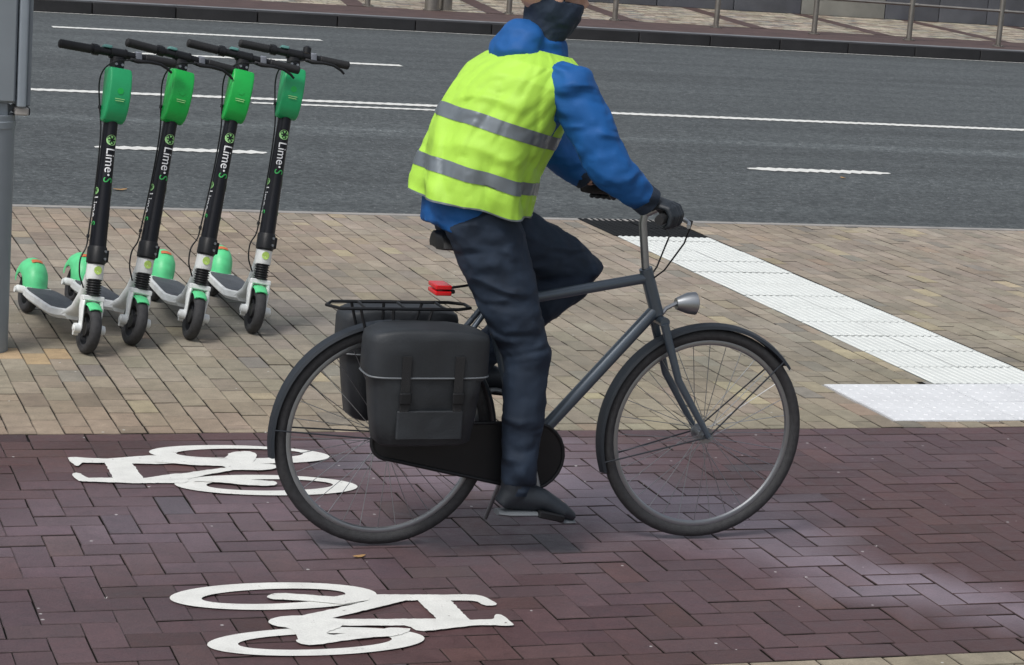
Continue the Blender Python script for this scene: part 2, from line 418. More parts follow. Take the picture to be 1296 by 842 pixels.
# near pavement on the photographer's side of the cycle track
mb = MB(); rect(mb, -3.4, 9, 3.4, Y_LANE0, -.0105, (.022, .020, .016))
HOLES_S = HOLES; HOLES = []
for j, (ya, yb) in enumerate(((Y_LANE0-.1, Y_LANE0-.002),)):
    x = -3.4
    while x < 9: brick(mb, x, x+.2, ya, yb, sand_tone(x, 8)); x += .2
running_pavers(mb, -3.4, 9, 3.4, Y_LANE0-.1)
HOLES = HOLES_S
o = mb.build('near_pavement', MT['paver'], smooth=False, norm=False); tag(o, kind='structure')
# the wide remainder of both pavements, coarser
mb = MB()
for (a, b, c, d) in ((-60, -3.4, Y_LANE1, Y_ROAD-.075), (14, 80, Y_LANE1, Y_ROAD-.075), (-60, -3.4, -30, Y_LANE0), (9, 80, -30, Y_LANE0), (-3.4, 9, -30, 3.4)):
    rect(mb, a, b, c, d, -.001, (.25, .215, .165))
o = mb.build('outer_pavement', MT['paver'], smooth=False, norm=False); tag(o, kind='structure')
# concrete edging between pavement and road
mb = MB(); x = -30
while x < 50:
    L = 1.0; mb.box((x+L/2, Y_ROAD-.035, -.075), (L-.006, .07, .152+random.gauss(0, .001))); x += L
o = mb.build('kerb', MT['concrete'], smooth=False); tag(o, kind='structure')

# cycle track: herringbone in dark clay brick
def clay_tone(x, y):
    c = (.084, .046, .046)
    c = lerp(c, (.098, .063, .070), .5+noise.noise(Vector((x*.7, y*.7, 9)))*1.6)
    r = random.random()
    if r < .03: c = lerp(c, (.075, .068, .078), random.uniform(.3, .9))
    elif r < .14: c = lerp(c, (.095, .054, .050), random.uniform(.2, .8))
    return jit(c, .09, .015)
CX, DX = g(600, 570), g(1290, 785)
def painted_sheen(x, y):  # pale lavender sheen painted into the brick colour: diagonal band and left area
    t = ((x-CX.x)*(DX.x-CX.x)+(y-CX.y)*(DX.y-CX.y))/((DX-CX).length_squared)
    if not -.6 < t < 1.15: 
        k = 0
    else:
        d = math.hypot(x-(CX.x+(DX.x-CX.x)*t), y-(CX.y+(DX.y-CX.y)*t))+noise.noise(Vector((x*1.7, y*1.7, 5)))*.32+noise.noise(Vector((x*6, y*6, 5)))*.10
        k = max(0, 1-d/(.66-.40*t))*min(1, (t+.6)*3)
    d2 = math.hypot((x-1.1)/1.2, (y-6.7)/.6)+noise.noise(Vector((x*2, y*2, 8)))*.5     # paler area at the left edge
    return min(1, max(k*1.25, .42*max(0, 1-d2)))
mb = MB(); rect(mb, -3.4, 10, Y_LANE0, Y_LANE1, -.0105, (.014, .012, .012))
x = -3.4
while x < 10:                              # stretcher course at each side
    brick(mb, x, x+.2, Y_LANE1-.1, Y_LANE1, clay_tone(x, Y_LANE1)); brick(mb, x+.08, x+.28, Y_LANE0, Y_LANE0+.1, clay_tone(x, Y_LANE0))
    x += .2
HY0, HY1 = Y_LANE0+.1, Y_LANE1-.1
for i in range(-34, 101):
    for j in range(-2, 26):
        k = (i-j) % 4
        x = i*.1; y = HY0+j*.1
        if k == 0: r_ = (x, x+.2, y, y+.1)
        elif k == 3: r_ = (x, x+.1, y, y+.2)
        else: continue
        a, b = max(r_[2], HY0), min(r_[3], HY1)
        if b-a > .02: brick(mb, r_[0], r_[1], a, b, clay_tone((r_[0]+r_[1])/2, (a+b)/2), bev=.0025, gx=random.choice((.0004, .001, .0016)), gy=random.choice((.0006, .0014, .0024)), sheened=True)
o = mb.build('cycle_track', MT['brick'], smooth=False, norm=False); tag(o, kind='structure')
mb = MB(); rect(mb, -60, -3.4, Y_LANE0, Y_LANE1, -.0012, (.075, .05, .055)); rect(mb, 10, 80, Y_LANE0, Y_LANE1, -.0012, (.075, .05, .055))
o = mb.build('outer_cycle_track', MT['brick'], smooth=False, norm=False); tag(o, kind='structure')

# tactile paving: ribs on the guiding strip, blisters by the track, black ribs at the road
mb = MB()
def ribs(mb, x0, x1, y0, y1, z, n, h=.0032):
    wv = (x1-x0)/n
    for i in range(n):
        a = x0+i*wv; xs = [a, a+wv*.2, a+wv*.32, a+wv*.68, a+wv*.8, a+wv]; zs = [z, z, z+h, z+h, z, z]
        b = len(mb.v)
        for y in (y0, y1): mb.v += [(xx, y, zz) for xx, zz in zip(xs, zs)]
        for k in range(5): mb.face((b+k, b+k+1, b+7+k, b+6+k))
        mb.face((b+1, b+2, b+3, b+4)); mb.face((b+10, b+9, b+8, b+7))
def tile_base(mb, x0, x1, y0, y1, z): mb.box(((x0+x1)/2, (y0+y1)/2, z-.02), (x1-x0, y1-y0, .04))
y = TY0
while y < TY1-.02:
    L = min(.333, TY1-y)
    for xa, xb in ((TX0, 5.26), (5.26, TX1)):
        zz = random.gauss(.0015, .0008)
        ribs(mb, xa+.0008, xb-.0008, y+.0045, y+L-.0045, zz, 8)
    y += .333
rect(mb, TX0, TX1, TY0, TY1, -.004)
o = mb.build('tactile_guiding_path', MT['white_tile'], smooth=False); tag(o, kind='structure')
mb = MB()
ys = [BY0, 8.205, TY0]; xs = [BX0]+[4.702+.291*k for k in range(7)]
for a, b in zip(xs, xs[1:]):
    for c, d in zip(ys, ys[1:]):
        zz = random.gauss(.002, .0008)
        mb.box(((a+b)/2, (c+d)/2, zz-.02), (b-a-.003, d-c-.003, .04))
        for i in range(5):
            for j in range(5):
                cx, cy = a+(i+.5)*(b-a)/5, c+(j+.5)*(d-c)/5
                rings = [[(cx+q*cos(t*pi/4), cy+q*sin(t*pi/4), zz+h) for t in range(8)] for q, h in ((.0115, -.001), (.010, .0012), (.006, .0022))]
                mb.loft(rings)
o = mb.build('tactile_warning_path', MT['pure_tile'], smooth=False); tag(o, kind='structure')
mb = MB()
rect(mb, TX0, TX1, TY1, TY2, -.006)
for xa, xb in ((TX0-.015, 5.255), (5.262, TX1)):
    for ya, yb in ((TY1+.003, 12.66), (12.665, TY2)):
        ribs(mb, xa+.001, xb-.001, ya, yb, random.gauss(.001, .001), 8)
o = mb.build('black_tactile_path', MT['black_tile'], smooth=False); tag(o, kind='structure')
mb = MB(); rect(mb, TX0-.03, TX0-.002, 8.55, TY2, -.002); rect(mb, BX0-.025, BX0-.002, BY0, TY0, -.002)
o = mb.build('mortar_strip_path', MT['concrete'], smooth=False); tag(o, kind='structure')

# road markings, ragged thermoplastic
def line(mb, x0, x1, yc, wd, z=-.026, tooth=.09, amp=.3, taper=0):
    n = max(2, int((x1-x0)/(tooth/2))); top = []; bot = []
    for i in range(n+1):
        x = x0+(x1-x0)*i/n; k = 1
        if taper: k = min(1, (x-x0)/taper+.3, (x1-x)/taper+.3)
        t = (wd/2)*(1+amp*(((i % 2)-.5)+random.uniform(-.25, .25)))*k; s_ = (wd/2)*(1+amp*((((i+1) % 2)-.5)+random.uniform(-.25, .25)))*k
        top.append((x, yc+t, z)); bot.append((x, yc-s_, z))
    for i in range(n): mb.sheet([bot[i], bot[i+1], top[i+1], top[i]])
mb = MB()
line(mb, -20, 45, 19.56, .17, amp=.35)
line(mb, 4.27, 7.21, 19.20, .11, amp=.45)
for x0 in (-8.2, -3.2, 2.54-.1): line(mb, x0, x0+1.22, 15.88, .16, amp=.5, taper=.1)
line(mb, 5.874, 6.231, 15.88, .10, amp=.5, taper=.1)
for x0 in (7.41, 12.4, 17.4): line(mb, x0, x0+1.22, 15.88, .17, amp=.5, taper=.2)
line(mb, 3.9, 6.84, 23.56, .18, amp=.25); line(mb, -4.1, -1.1, 23.56, .14); line(mb, 14.9, 17.9, 23.56, .14) if False else None
line(mb, 3.545, 6.70, 26.53, .19, amp=.2)
line(mb, -30, 50, 28.82, .05, amp=.5)
o = mb.build('road_marking', MT['paint'], smooth=False, norm=False); tag(o, kind='structure')

# ------------------------------------------------------------------ painted bicycle symbols
def dense(poly, step=.012, wob=.0012):
    out = []
    n = len(poly)
    for i in range(n):
        a, b = poly[i], poly[(i+1) % n]; L = (b-a).length; m_ = max(1, int(L/step))
        for k in range(m_):
            p = a.lerp(b, k/m_); p.x += random.gauss(0, wob); p.y += random.gauss(0, wob); out.append(p)
    return out
def symbol(name, label, rings, polys):
    mb = MB(); z = .0042
    for (o4, i4) in rings:        # extents left, top, right, bottom in the photograph -> ellipses on the ground
        def ell4(q):
            L, T, Rr, B = [g(*p) for p in q]
            cx, cy = (L.x+Rr.x)/2*.5+(T.x+B.x)/2*.5, (T.y+B.y)/2
            A = (L+Rr)/2; 
            # best affine ellipse: diameter L-R and conjugate diameter T-B
            c = Vector(((L.x+Rr.x+T.x+B.x)/4, (L.y+Rr.y+T.y+B.y)/4, 0)); u = (Rr-L)/2; v = (T-B)/2
            return lambda a: c+u*cos(a)+v*sin(a)
        fo, fi = ell4(o4), ell4(i4); n = 96
        for k in range(n):
            a, b = 2*pi*k/n, 2*pi*(k+1)/n
            mb.sheet([Vector((*fo(a).xy, z)), Vector((*fo(b).xy, z)), Vector((*fi(b).xy, z)), Vector((*fi(a).xy, z))])
    for poly in polys:
        for _ in range(1):                     # round the corners off
            poly = [(a[0]*(1-t)+b[0]*t, a[1]*(1-t)+b[1]*t) for a, b in zip(poly, poly[1:]+poly[:1]) for t in ((.25, .75) if math.hypot(a[0]-b[0], a[1]-b[1]) < 30 else (.06, .94))]
        z += .00035
        pts = [g(x, y) for x, y in poly]; pts = dense([Vector((p.x, p.y, z)) for p in pts])
        b = len(mb.v); bm = bmesh.new(); vs = [bm.verts.new(p) for p in pts]
        f = bm.faces.new(vs); res = bmesh.ops.triangulate(bm, faces=[f]); bm.verts.index_update()
        mb.v += [tuple(v.co) for v in bm.verts]
        for f in bm.faces: mb.face(tuple(b+v.index for v in f.verts))
        bm.free()
    o = mb.build(name, MT['paint'], smooth=False, norm=False)
    for p in o.data.polygons:
        if p.normal.z < 0: p.flip()
    tag(o, label, 'road marking', 'painted bicycle symbols on the cycle track')
    return o
c2 = lambda x, y: (205+x/5.635, 730+y/5.635)
c3 = lambda x, y: (425+x/5.4, 730+y/5.4)
c1 = lambda x, y: (70+x/3.24, 550+y/3.24)
symbol('painted_bicycle_symbol', 'white bicycle painted on the dark brick cycle track nearest the camera, wheels to the left', [
    ([c2(68, 160), (345, 739), c3(290, 130), (345, 773.5)], [c2(295, 163), (350, 747), c3(75, 130), (340, 766)]),
    ([c2(332, 490), (400, 796.5), c3(613, 428), (400, 832)], [c2(545, 490), (398, 804), c3(385, 434), (400, 824)]),
], [
    [c3(150, 132), c3(850, 132), c3(990, 134), c3(1040, 160), c3(1098, 190), c3(1093, 208), c3(1010, 208), c3(950, 173), c3(150, 173)],
    [c3(540, 150), c3(760, 150), c3(920, 312), c3(700, 312)],
    [c2(1120, 310), c3(0, 302), c3(690, 299), c3(915, 306), c3(1080, 301), c3(1078, 280), c3(1100, 266), c3(1142, 272), c3(1215, 337), c3(1203, 349), c3(1090, 342), c3(950, 344), c3(700, 374), c3(560, 388), c3(500, 345), c3(0, 347), c2(1120, 357)],
    [c3(490, 166), c3(300, 150), c3(170, 190), c3(0, 229), c2(1000, 290), c2(1190, 312), c3(0, 289), c3(120, 262), c3(480, 175)],
    [c2(750, 338), c2(790, 310), c2(860, 294), c2(1000, 291), c2(1190, 306), c2(1290, 320), c2(1296, 368), c2(1165, 412), c2(1200, 430), c2(1296, 420), c3(120, 398), c3(390, 360), c3(540, 370), c3(420, 420), c3(270, 425), c3(100, 445), c2(1270, 474), c2(1150, 497), c2(1010, 502), c2(945, 473), c2(975, 455), c2(950, 418), c2(905, 378), c2(800, 365)],
    [c2(735, 156), c2(790, 135), c2(870, 132), c2(1060, 145), c3(0, 152), c3(72, 133), c3(200, 150), c3(240, 172), c3(60, 200), c2(1296, 212), c2(1030, 186), c2(780, 176)],
])
symbol('painted_bicycle_symbol', 'white bicycle painted on the dark bricks in front of the scooters, wheels to the right', [
    ([c1(383, 80), c1(720, 48), c1(1118, 92), c1(800, 122)], [c1(493, 78), c1(760, 66), c1(1012, 80), c1(760, 106)]),
    ([c1(500, 205), c1(860, 171), c1(1250, 219), c1(850, 254)], [c1(615, 210), c1(900, 189), c1(1133, 212), c1(870, 236)]),
], [
    [c1(45, 102), c1(62, 97), c1(200, 105), c1(400, 90), c1(560, 108), c1(560, 122), c1(400, 126), c1(205, 122), c1(105, 120), c1(98, 135), c1(82, 133)],
    [c1(195, 112), c1(310, 118), c1(370, 196), c1(245, 196)],
    [c1(63, 168), c1(95, 161), c1(132, 184), c1(240, 183), c1(365, 185), c1(500, 165), c1(560, 172), c1(540, 205), c1(330, 206), c1(100, 198), c1(84, 188)],
    [c1(355, 187), c1(430, 182), c1(560, 160), c1(715, 140), c1(745, 150), c1(640, 168), c1(550, 188), c1(460, 192)],
    [c1(560, 100), c1(700, 102), c1(712, 80), c1(790, 73), c1(828, 86), c1(822, 106), c1(806, 124), c1(900, 128), c1(912, 138), c1(900, 148), c1(850, 153), c1(715, 152), c1(690, 136), c1(560, 132), c1(400, 118), c1(430, 106), c1(560, 112), c1(715, 104)],
    [c1(770, 190), c1(900, 199), c1(913, 209), c1(890, 218), c1(800, 216), c1(680, 204), c1(560, 198), c1(600, 186)],
])

# ------------------------------------------------------------------ far side of the road
KZ = .12
mb = MB(); x = -30.3
while x < 55:
    L = 1.05; mb.box((x+L/2, Y_KERB+.10, .0), (L-.012, .20, KZ*2+random.gauss(0, .003)), bev=.012); x += L
o = mb.build('far_kerb', MT['kerb'], smooth=True); tag(o, kind='structure')
mb = MB(); rect(mb, -30, 55, Y_KERB+.2, 29.32, KZ+.001); o = mb.build('far_kerb_strip', MT['kerb_top'], smooth=False); tag(o, kind='structure')
mb = MB()
rect(mb, -30, 55, 29.32, 31.1, KZ-.002)
for k in range(-12, 16):                        # red brick bands that cross the cobbles
    x0 = 16.55+2.05*k; mb.sheet([(x0-.16, 31.1, KZ+.003), (x0+.12, 31.1, KZ+.003), (x0+.92, 35.7, KZ+.003), (x0+.64, 35.7, KZ+.003)])
o = mb.build('far_brick_path', MT['far_red'], smooth=False); tag(o, kind='structure')
mb = MB(); y = 31.1
while y < 37:
    x = 4+random.uniform(0, .2)
    while x < 30:
        L = random.uniform(.16, .26)
        c = lerp((.30, .27, .22), (.46, .41, .32), random.random())
        if random.random() < .22: c = (.22, .17, .13)
        if random.random() < .1: c = (.2, .2, .19)
        rect(mb, x, x+L-.012, y, y+.118, KZ, jit(c, .12)); x += L
    y += .13
rect(mb, -30, 4, 31.1, 60, KZ-.004, (.33, .28, .21)); rect(mb, 30, 55, 31.1, 60, KZ-.004, (.33, .28, .21)); rect(mb, 4, 30, 31.1, 37, KZ-.006, (.12, .1, .08)); rect(mb, 4, 30, 37, 60, KZ-.004, (.3, .26, .2))
o = mb.build('far_pavement', MT['far_paving'], smooth=False, norm=False); tag(o, kind='structure')

# low wall of big stone blocks
wl = empty('stone_wall', (20, 35.9, KZ))
tag(wl, 'low wall of smooth grey stone blocks behind the steel railing across the road', 'wall')
WJ = [6.2, 7.4, 8.6, 9.8, 11.0, 12.2, 13.3, 14.7, 16.1, 17.35, 18.95, 20.0, 20.95, 22.1, 23.2, 24.4, 25.6]
for a, b in zip(WJ, WJ[1:]):
    m_ = MB(); pale = 17.3 < a < 18
    m_.box(((a+b)/2-20, 0, .55), (b-a-.014, .5+random.uniform(-.006, .006), 1.1), bev=.012)
    q = m_.build('stone_block', MT['wall_pale'] if pale else MT['wall'], wl)
    if pale: q['label'] = 'pale polished stone block'
m_ = MB(); m_.box((-4.1, .02, .5), (19.3, .40, 1.0)); m_.build('core', MT['dark_gap'], wl, smooth=False)
# small tan stone at its foot
rk = MB(); rk.ell((0, 0, .07), (.11, .10, .08), nu=12, nv=7)
for i, v in enumerate(rk.v):
    k = 1+.28*noise.noise(Vector(v)*14); rk.v[i] = (v[0]*k, v[1]*k, max(0, v[2]*k))
o = rk.build('stone', MT['stone']); o.location = g(1285, 30, KZ); tag(o, 'small tan stone lying at the foot of the grey wall', 'stone')

# steel posts and rails
def post_parts(root, h=1.02, r=.034):
    m_ = MB(); m_.tube([(0, 0, 0), (0, 0, h)], r, 20); m_.build('post', MT['steel'], root)
    m_ = MB(); m_.tube([(0, 0, 0), (0, 0, .012)], .085, 20)
    for a in range(4): m_.tube([(.06*cos(a*pi/2+.78), .06*sin(a*pi/2+.78), .01), (.06*cos(a*pi/2+.78), .06*sin(a*pi/2+.78), .028)], .011, 6)
    m_.build('base_plate', MT['steel'], root)
rail = empty('railing', (16.2, 29.85, KZ))
tag(rail, 'brushed steel railing with a mid rail along the kerb across the road at right', 'railing')
RX = [14.83, 16.22, 17.5, 18.9, 20.3]; RYs = [30.02, 29.76, 29.42, 29.3, 29.2]
PP = [Vector((g(x, y, KZ).x, g(x, y, KZ).y, KZ)) for x, y in ((1030, 43), (1150, 51), (1263, 59))]
PP += [PP[-1]+(PP[-1]-PP[-2]), PP[-1]+2*(PP[-1]-PP[-2])]
for p in PP:
    m_ = MB(); q = p-Vector(rail.location); m_.tube([(q.x, q.y, 0), (q.x, q.y, 1.0)], .04, 20)
    m_.tube([(q.x, q.y, 0), (q.x, q.y, .012)], .09, 20)
    for a in range(4): m_.tube([(q.x+.065*cos(a*pi/2+.78), q.y+.065*sin(a*pi/2+.78), .01), (q.x+.065*cos(a*pi/2+.78), q.y+.065*sin(a*pi/2+.78), .03)], .012, 6)
    m_.build('post', MT['steel'], rail)
for z in (.52, .95):
    for a, b in zip(PP, PP[1:]):
        m_ = MB(); a_ = a-Vector(rail.location); b_ = b-Vector(rail.location); dd = (b_-a_).normalized()*.03
        m_.tube([(a_.x+dd.x, a_.y+dd.y, z), (b_.x-dd.x, b_.y-dd.y, z)], .021, 14)
        m_.tube([(a_.x+dd.x, a_.y+dd.y, z), (a_.x+dd.x*3, a_.y+dd.y*3, z)], .029, 14)
        m_.build('rail', MT['steel'], rail)
BOL = [((906, 35), 'steel post at the far kerb, first one left of the railing'),
       ((778, 26), 'steel post at the far kerb, above the front of the rider\'s vest'),
       ((644, 18), 'steel post at the far kerb just behind the rider\'s back and hood'),
       ((465, 8), 'steel post at the far kerb, leftmost one in sight')]
for i, (p, lab) in enumerate(BOL):
    q = g(*p, KZ)
    root = empty('steel_post', q)
    post_parts(root, r=.04); tag(root, lab, 'post', 'steel posts along the far kerb')
for i, (px, lab) in enumerate(((546, 'left one of two thick steel bollards side by side across the road'), (563, 'right one of two thick steel bollards side by side across the road'))):
    q = g(px, 13, KZ); m_ = MB(); m_.tube([(0, 0, 0), (0, 0, .8), (0, 0, .84)], [.1, .1, .085], 24)
    root = empty('bollard', q); m_.build('bollard_shaft', MT['steel'], root)
    m_ = MB(); m_.tube([(0, 0, 0), (0, 0, .015)], .125, 24); m_.build('base_ring', MT['steel'], root)
    tag(root, lab, 'bollard', 'thick steel bollards')

# ------------------------------------------------------------------ grey cabinet on a post, left edge
cab = empty('roadside_cabinet', (.985, 9.17, 0))
tag(cab, 'grey metal box on a round grey pole at the left edge, beside the scooters', 'cabinet')
m_ = MB(); m_.tube([(0, 0, 0), (0, 0, .95)], .108, 32); m_.build('pole', MT['grey_paint'], cab)
m_ = MB(); m_.tube([(0, 0, .90), (0, 0, .925), (0, 0, .95)], [.112, .112, .08], 32)
m_.box((0, 0, 1.0), (.15, .12, .14), bev=.01); m_.box((.045, 0, .985), (.10, .02, .05), rot=Matrix.Rotation(R(35), 3, 'Y'))
m_.build('bracket', MT['grey_paint'], cab)
m_ = MB(); m_.box((-.16, 0, 1.46), (.52, .16, .92), bev=.012); m_.build('box_body', MT['grey_paint'], cab)
m_ = MB(); m_.box((-.16, -.083, 1.455), (.505, .014, .895), bev=.005); m_.build('door_panel', MT['grey_paint'], cab)
m_ = MB(); m_.box((.1215, -.004, 1.452), (.037, .165, .935), bev=.009); m_.build('side_trim', MT['grey_trim'], cab)
m_ = MB(); m_.box((.1505, .012, 1.452), (.019, .13, .93), bev=.007); m_.build('side_cover', MT['grey_paint'], cab)
m_ = MB(); m_.box((.125, 0, .968), (.055, .15, .032), bev=.008); m_.build('corner_cap', MT['concrete'], cab)
m_ = MB(); m_.box((.150, 0, .967), (.018, .12, .028), bev=.004); m_.build('end_cap', MT['dark_gap'], cab)

# ------------------------------------------------------------------ kick scooter
RK = R(12)
AX = Vector((-sin(RK), 0, cos(RK))); AF = Vector((cos(RK), 0, sin(RK)))
def A(t, f=0, s=0): return Vector((0, 0, .1))+AX*t+AF*f+Vector((0, s, 0))

def wheel(parent, name, cx, cz, r, wd):
    root_mb = MB(); n = 48
    prof = [(r-.030, -wd*.42), (r-.012, -wd*.5), (r-.003, -wd*.34), (r, -wd*.12), (r, wd*.12), (r-.003, wd*.34), (r-.012, wd*.5), (r-.030, wd*.42)]
    rings = []
    for k in range(n):
        a = 2*pi*k/n
        rings.append([Vector((cx+q*cos(a), s_, cz+q*sin(a))) for q, s_ in prof])
    root_mb.loft(rings, closed=True)
    wo = root_mb.build(name, MT['tyre'], parent, angle=60)
    rm = MB(); rings = []
    for k in range(n):
        a = 2*pi*k/n
        rings.append([Vector((cx+q*cos(a), s_, cz+q*sin(a))) for q, s_ in ((r-.029, -wd*.40), (r-.036, -wd*.36), (r-.036, wd*.36), (r-.029, wd*.40))])
    rm.loft(rings, closed=True)
    for k in range(5):
        a = 2*pi*k/5; rm.tube([(cx+.02*cos(a), 0, cz+.02*sin(a)), (cx+(r-.034)*cos(a), 0, cz+(r-.034)*sin(a))], .008, 8)
    rm.tube([(cx, -wd*.4, cz), (cx, wd*.4, cz)], .028, 24)
    rm.build('rim', MT['rim'], wo)
    return wo

def text_mesh(body, size, name):
    cu = bpy.data.curves.new(name, 'FONT'); cu.body = body; cu.size = size; cu.extrude = .0002; cu.resolution_u = 4
    cu.offset = 0
    to = bpy.data.objects.new(name, cu); COL.objects.link(to); bpy.context.view_layer.update()
    dg = bpy.context.evaluated_depsgraph_get(); me = bpy.data.meshes.new_from_object(to.evaluated_get(dg))
    bpy.data.objects.remove(to); return me

COL_RA, COL_RB = .0285, .036       # column half widths: across, fore-aft
def col_r(t): return 1.0+.22*max(0, min(1, (.70-t)/.42))
def wrap(u, t, lift=.0012, centre=0.0):
    """u metres round the column from its centre line (towards the rider's left), t along it"""
    k = col_r(t); th = centre+u/(COL_RA*k)
    return A(t, (COL_RB*k+lift)*cos(th), (COL_RA*k+lift)*sin(th))

def make_scooter():
    rt = empty('kick_scooter', (0, 0, 0))
    wheel(rt, 'front_wheel', 0, .1, .1, .046)
    wheel(rt, 'rear_wheel', -.845, .095, .095, .046)
    # fork: crown and two legs to the hub
    m_ = MB()
    for s in (-1, 1):
        pts = [A(.0, .0, s*.037), A(.035, .004, s*.038), A(.085, .004, s*.040), A(.116, 0, s*.036), A(.124, 0, s*.015)]
        m_.tube(pts, [(.019, .0075), (.018, .008), (.024, .010), (.024, .012), (.024, .012)], 12, flat=(0, 1, 0))
        m_.tube([(0, s*.038, .1), (0, s*.064, .1)], [.021, .019], 16)
        m_.tube([(0, s*.060, .1), (0, s*.068, .1)], [.013, .010], 10)
        m_.tube([(-.022, s*.036, .075), (-.022, s*.056, .075)], .010, 10)
    m_.box(A(.124), (.050, .092, .022), rot=Matrix.Rotation(-RK, 3, 'Y'), bev=.006)
    m_.build('fork', MT['white_frame'], rt)
    # front mudguard: shell arch under the crown, wrapping over the front of the tyre
    m_ = MB(); rings = []
    for k in range(13):
        a = R(58)+R(84)*k/12; q = .109
        hw = .030*(1-.15*abs(k-5)/8)
        ring = [Vector((q*cos(a)*c_, s_, .1+q*sin(a)*c_)) for s_, c_ in ((-hw, .90), (-hw*.8, .975), (-hw*.3, 1.01), (hw*.3, 1.01), (hw*.8, .975), (hw, .90), (hw*.9, .885), (hw*.3, .97), (-hw*.3, .97), (-hw*.9, .885))]
        rings.append(ring)
    m_.loft(rings); m_.build('front_mudguard', MT['mint'], rt, angle=50)
    # ribbed rubber boot over the suspension
    m_ = MB(); pts = []; rad = []
    for k in range(29):
        t = .134+.072*k/28; pts.append(A(t, .006)); rad.append(.031 if k % 4 in (1, 2) else .0255)
    m_.tube(pts, rad, 20, flat=(0, 1, 0)); m_.build('suspension_boot', MT['black'], rt, angle=70)
    # white neck and the gusset that runs back and down to the deck
    m_ = MB()
    m_.loft([[A(t, f_+ra*cos(2*pi*k/20), rb*sin(2*pi*k/20)) for k in range(20)] for t, f_, ra, rb in ((.198, -.004, .036, .034), (.208, -.003, .039, .036), (.245, -.002, .039, .035), (.28, 0, .040, .035))])
    gs = [((-.060, .335), .026, .030), ((-.080, .290), .034, .030), ((-.112, .220), .034, .031), ((-.150, .158), .032, .040), ((-.215, .112), .024, .060)]
    rings = []
    for i, ((x, z), th, hw) in enumerate(gs):
        a = gs[max(0, i-1)][0]; b = gs[min(len(gs)-1, i+1)][0]; d = Vector((b[0]-a[0], 0, b[1]-a[1])).normalized(); nn = Vector((-d.z, 0, d.x))
        rings.append([Vector((x, 0, z))+nn*(th*.62*cos(2*pi*k/20))+Vector((0, hw*math.copysign(abs(sin(2*pi*k/20))**.7, sin(2*pi*k/20)), 0)) for k in range(20)])
    m_.loft(rings); nk = m_.build('neck', MT['white_frame'], rt, angle=50)
    # round decal on the neck
    m_ = MB(); 
    pts = []
    for k in range(20):
        t = .238+.017*cos(2*pi*k/20); u = .017*sin(2*pi*k/20); th = u/.035
        pts.append(A(t, .0395*cos(th)+.0005, .0355*sin(th)))
    m_.sheet(pts); dcl = m_.build('round_decal', MT['neon_decal'], nk, smooth=False)
    # deck
    def deck_z(x):  # rises towards the neck
        return .128+.0*x+ (.0 if x < -.28 else .012*((x+.28)/.08))
    m_ = MB(); rings = []
    for x, hw in ((-.735, .056), (-.70, .072), (-.62, .080), (-.40, .082), (-.30, .080), (-.235, .070), (-.185, .046)):
        z = deck_z(x); h = .016
        rings.append([Vector((x, y, zz)) for y, zz in ((-hw, z-.006), (-hw+.006, z), (hw-.006, z), (hw, z-.006), (hw, z-h-.014), (hw-.014, z-h-.026), (-hw+.014, z-h-.026), (-hw, z-h-.014))])
    m_.loft(rings); dk = m_.build('deck', MT['white_frame'], rt, angle=18)
    m_ = MB(); up_, dn_ = [], []
    for x, hw in ((-.70, .056), (-.68, .064), (-.62, .0715), (-.40, .0735), (-.30, .0715), (-.24, .062), (-.205, .044)):
        up_.append((x, hw)); 
    rings = [[Vector((x, -hw, deck_z(x)+.0005)), Vector((x, hw, deck_z(x)+.0005)), Vector((x, hw, deck_z(x)+.0035)), Vector((x, -hw, deck_z(x)+.0035))] for x, hw in up_]
    m_.loft(rings); m_.build('grip_tape', MT['tape'], dk, smooth=False)
    # rear arms
    for s in (-1, 1):
        m_ = MB(); m_.tube([(-.66, s*.064, .112), (-.74, s*.056, .112), (-.80, s*.050, .105), (-.865, s*.050, .096)], [(.016, .007)]*4, 10, flat=(0, 1, 0))
        m_.tube([(-.845, s*.046, .095), (-.845, s*.066, .095)], .014, 12); m_.build('rear_arm', MT['white_frame'], rt)
    # rear hood over the wheel
    m_ = MB(); rings = []; n = 14
    for k in range(n+1):
        q = k/n; a = R(10)+R(142)*q; rr = .132+.014*sin(pi*q)
        hw = .055*(.94+.10*sin(pi*q)); cxx, czz = -.845, .095
        ring = []
        for j in range(9):
            b = -pi/2+pi*j/8; ring.append(Vector((cxx+(rr-.066*(1-cos(b)))*cos(a), hw*sin(b), czz+(rr-.066*(1-cos(b)))*sin(a))))
        for j in range(8, -1, -1):
            b = -pi/2+pi*j/8; ring.append(Vector((cxx+(rr-.004-.066*(1-cos(b)))*cos(a), (hw-.003)*sin(b), czz+(rr-.004-.066*(1-cos(b)))*sin(a))))
        rings.append(ring)
    m_.loft(rings); rf = m_.build('rear_mudguard', MT['mint'], rt, angle=55)
    m_ = MB(); rings = []
    for k in range(5):
        a = R(68)+R(10)*k/4; rr = .132+.014*sin(pi*((a-R(10))/R(142)))+.002
        rings.append([Vector((-.845+(rr-.066*(1-cos(b)))*cos(a), (.0585)*sin(b), .095+(rr-.066*(1-cos(b)))*sin(a))) for b in [R(-24.5+7*j) for j in range(8)]])
    b0 = len(m_.v)
    for r_ in rings: m_.v += [tuple(p) for p in r_]
    for i in range(4):
        for j in range(7): m_.face((b0+i*8+j, b0+i*8+j+1, b0+(i+1)*8+j+1, b0+(i+1)*8+j))
    m_.build('orange_sticker', MT['orange'], rf)
    # steering column
    m_ = MB(); pts = []; rings = []
    for t in [.262, .267]+[.28+.03*k for k in range(27)]+[1.085]:
        k = col_r(t); kk = 1.0
        if t > .90: kk = .82
        rings.append([A(t, COL_RB*k*kk*cos(2*pi*j/32), COL_RA*k*kk*sin(2*pi*j/32)) for j in range(32)])
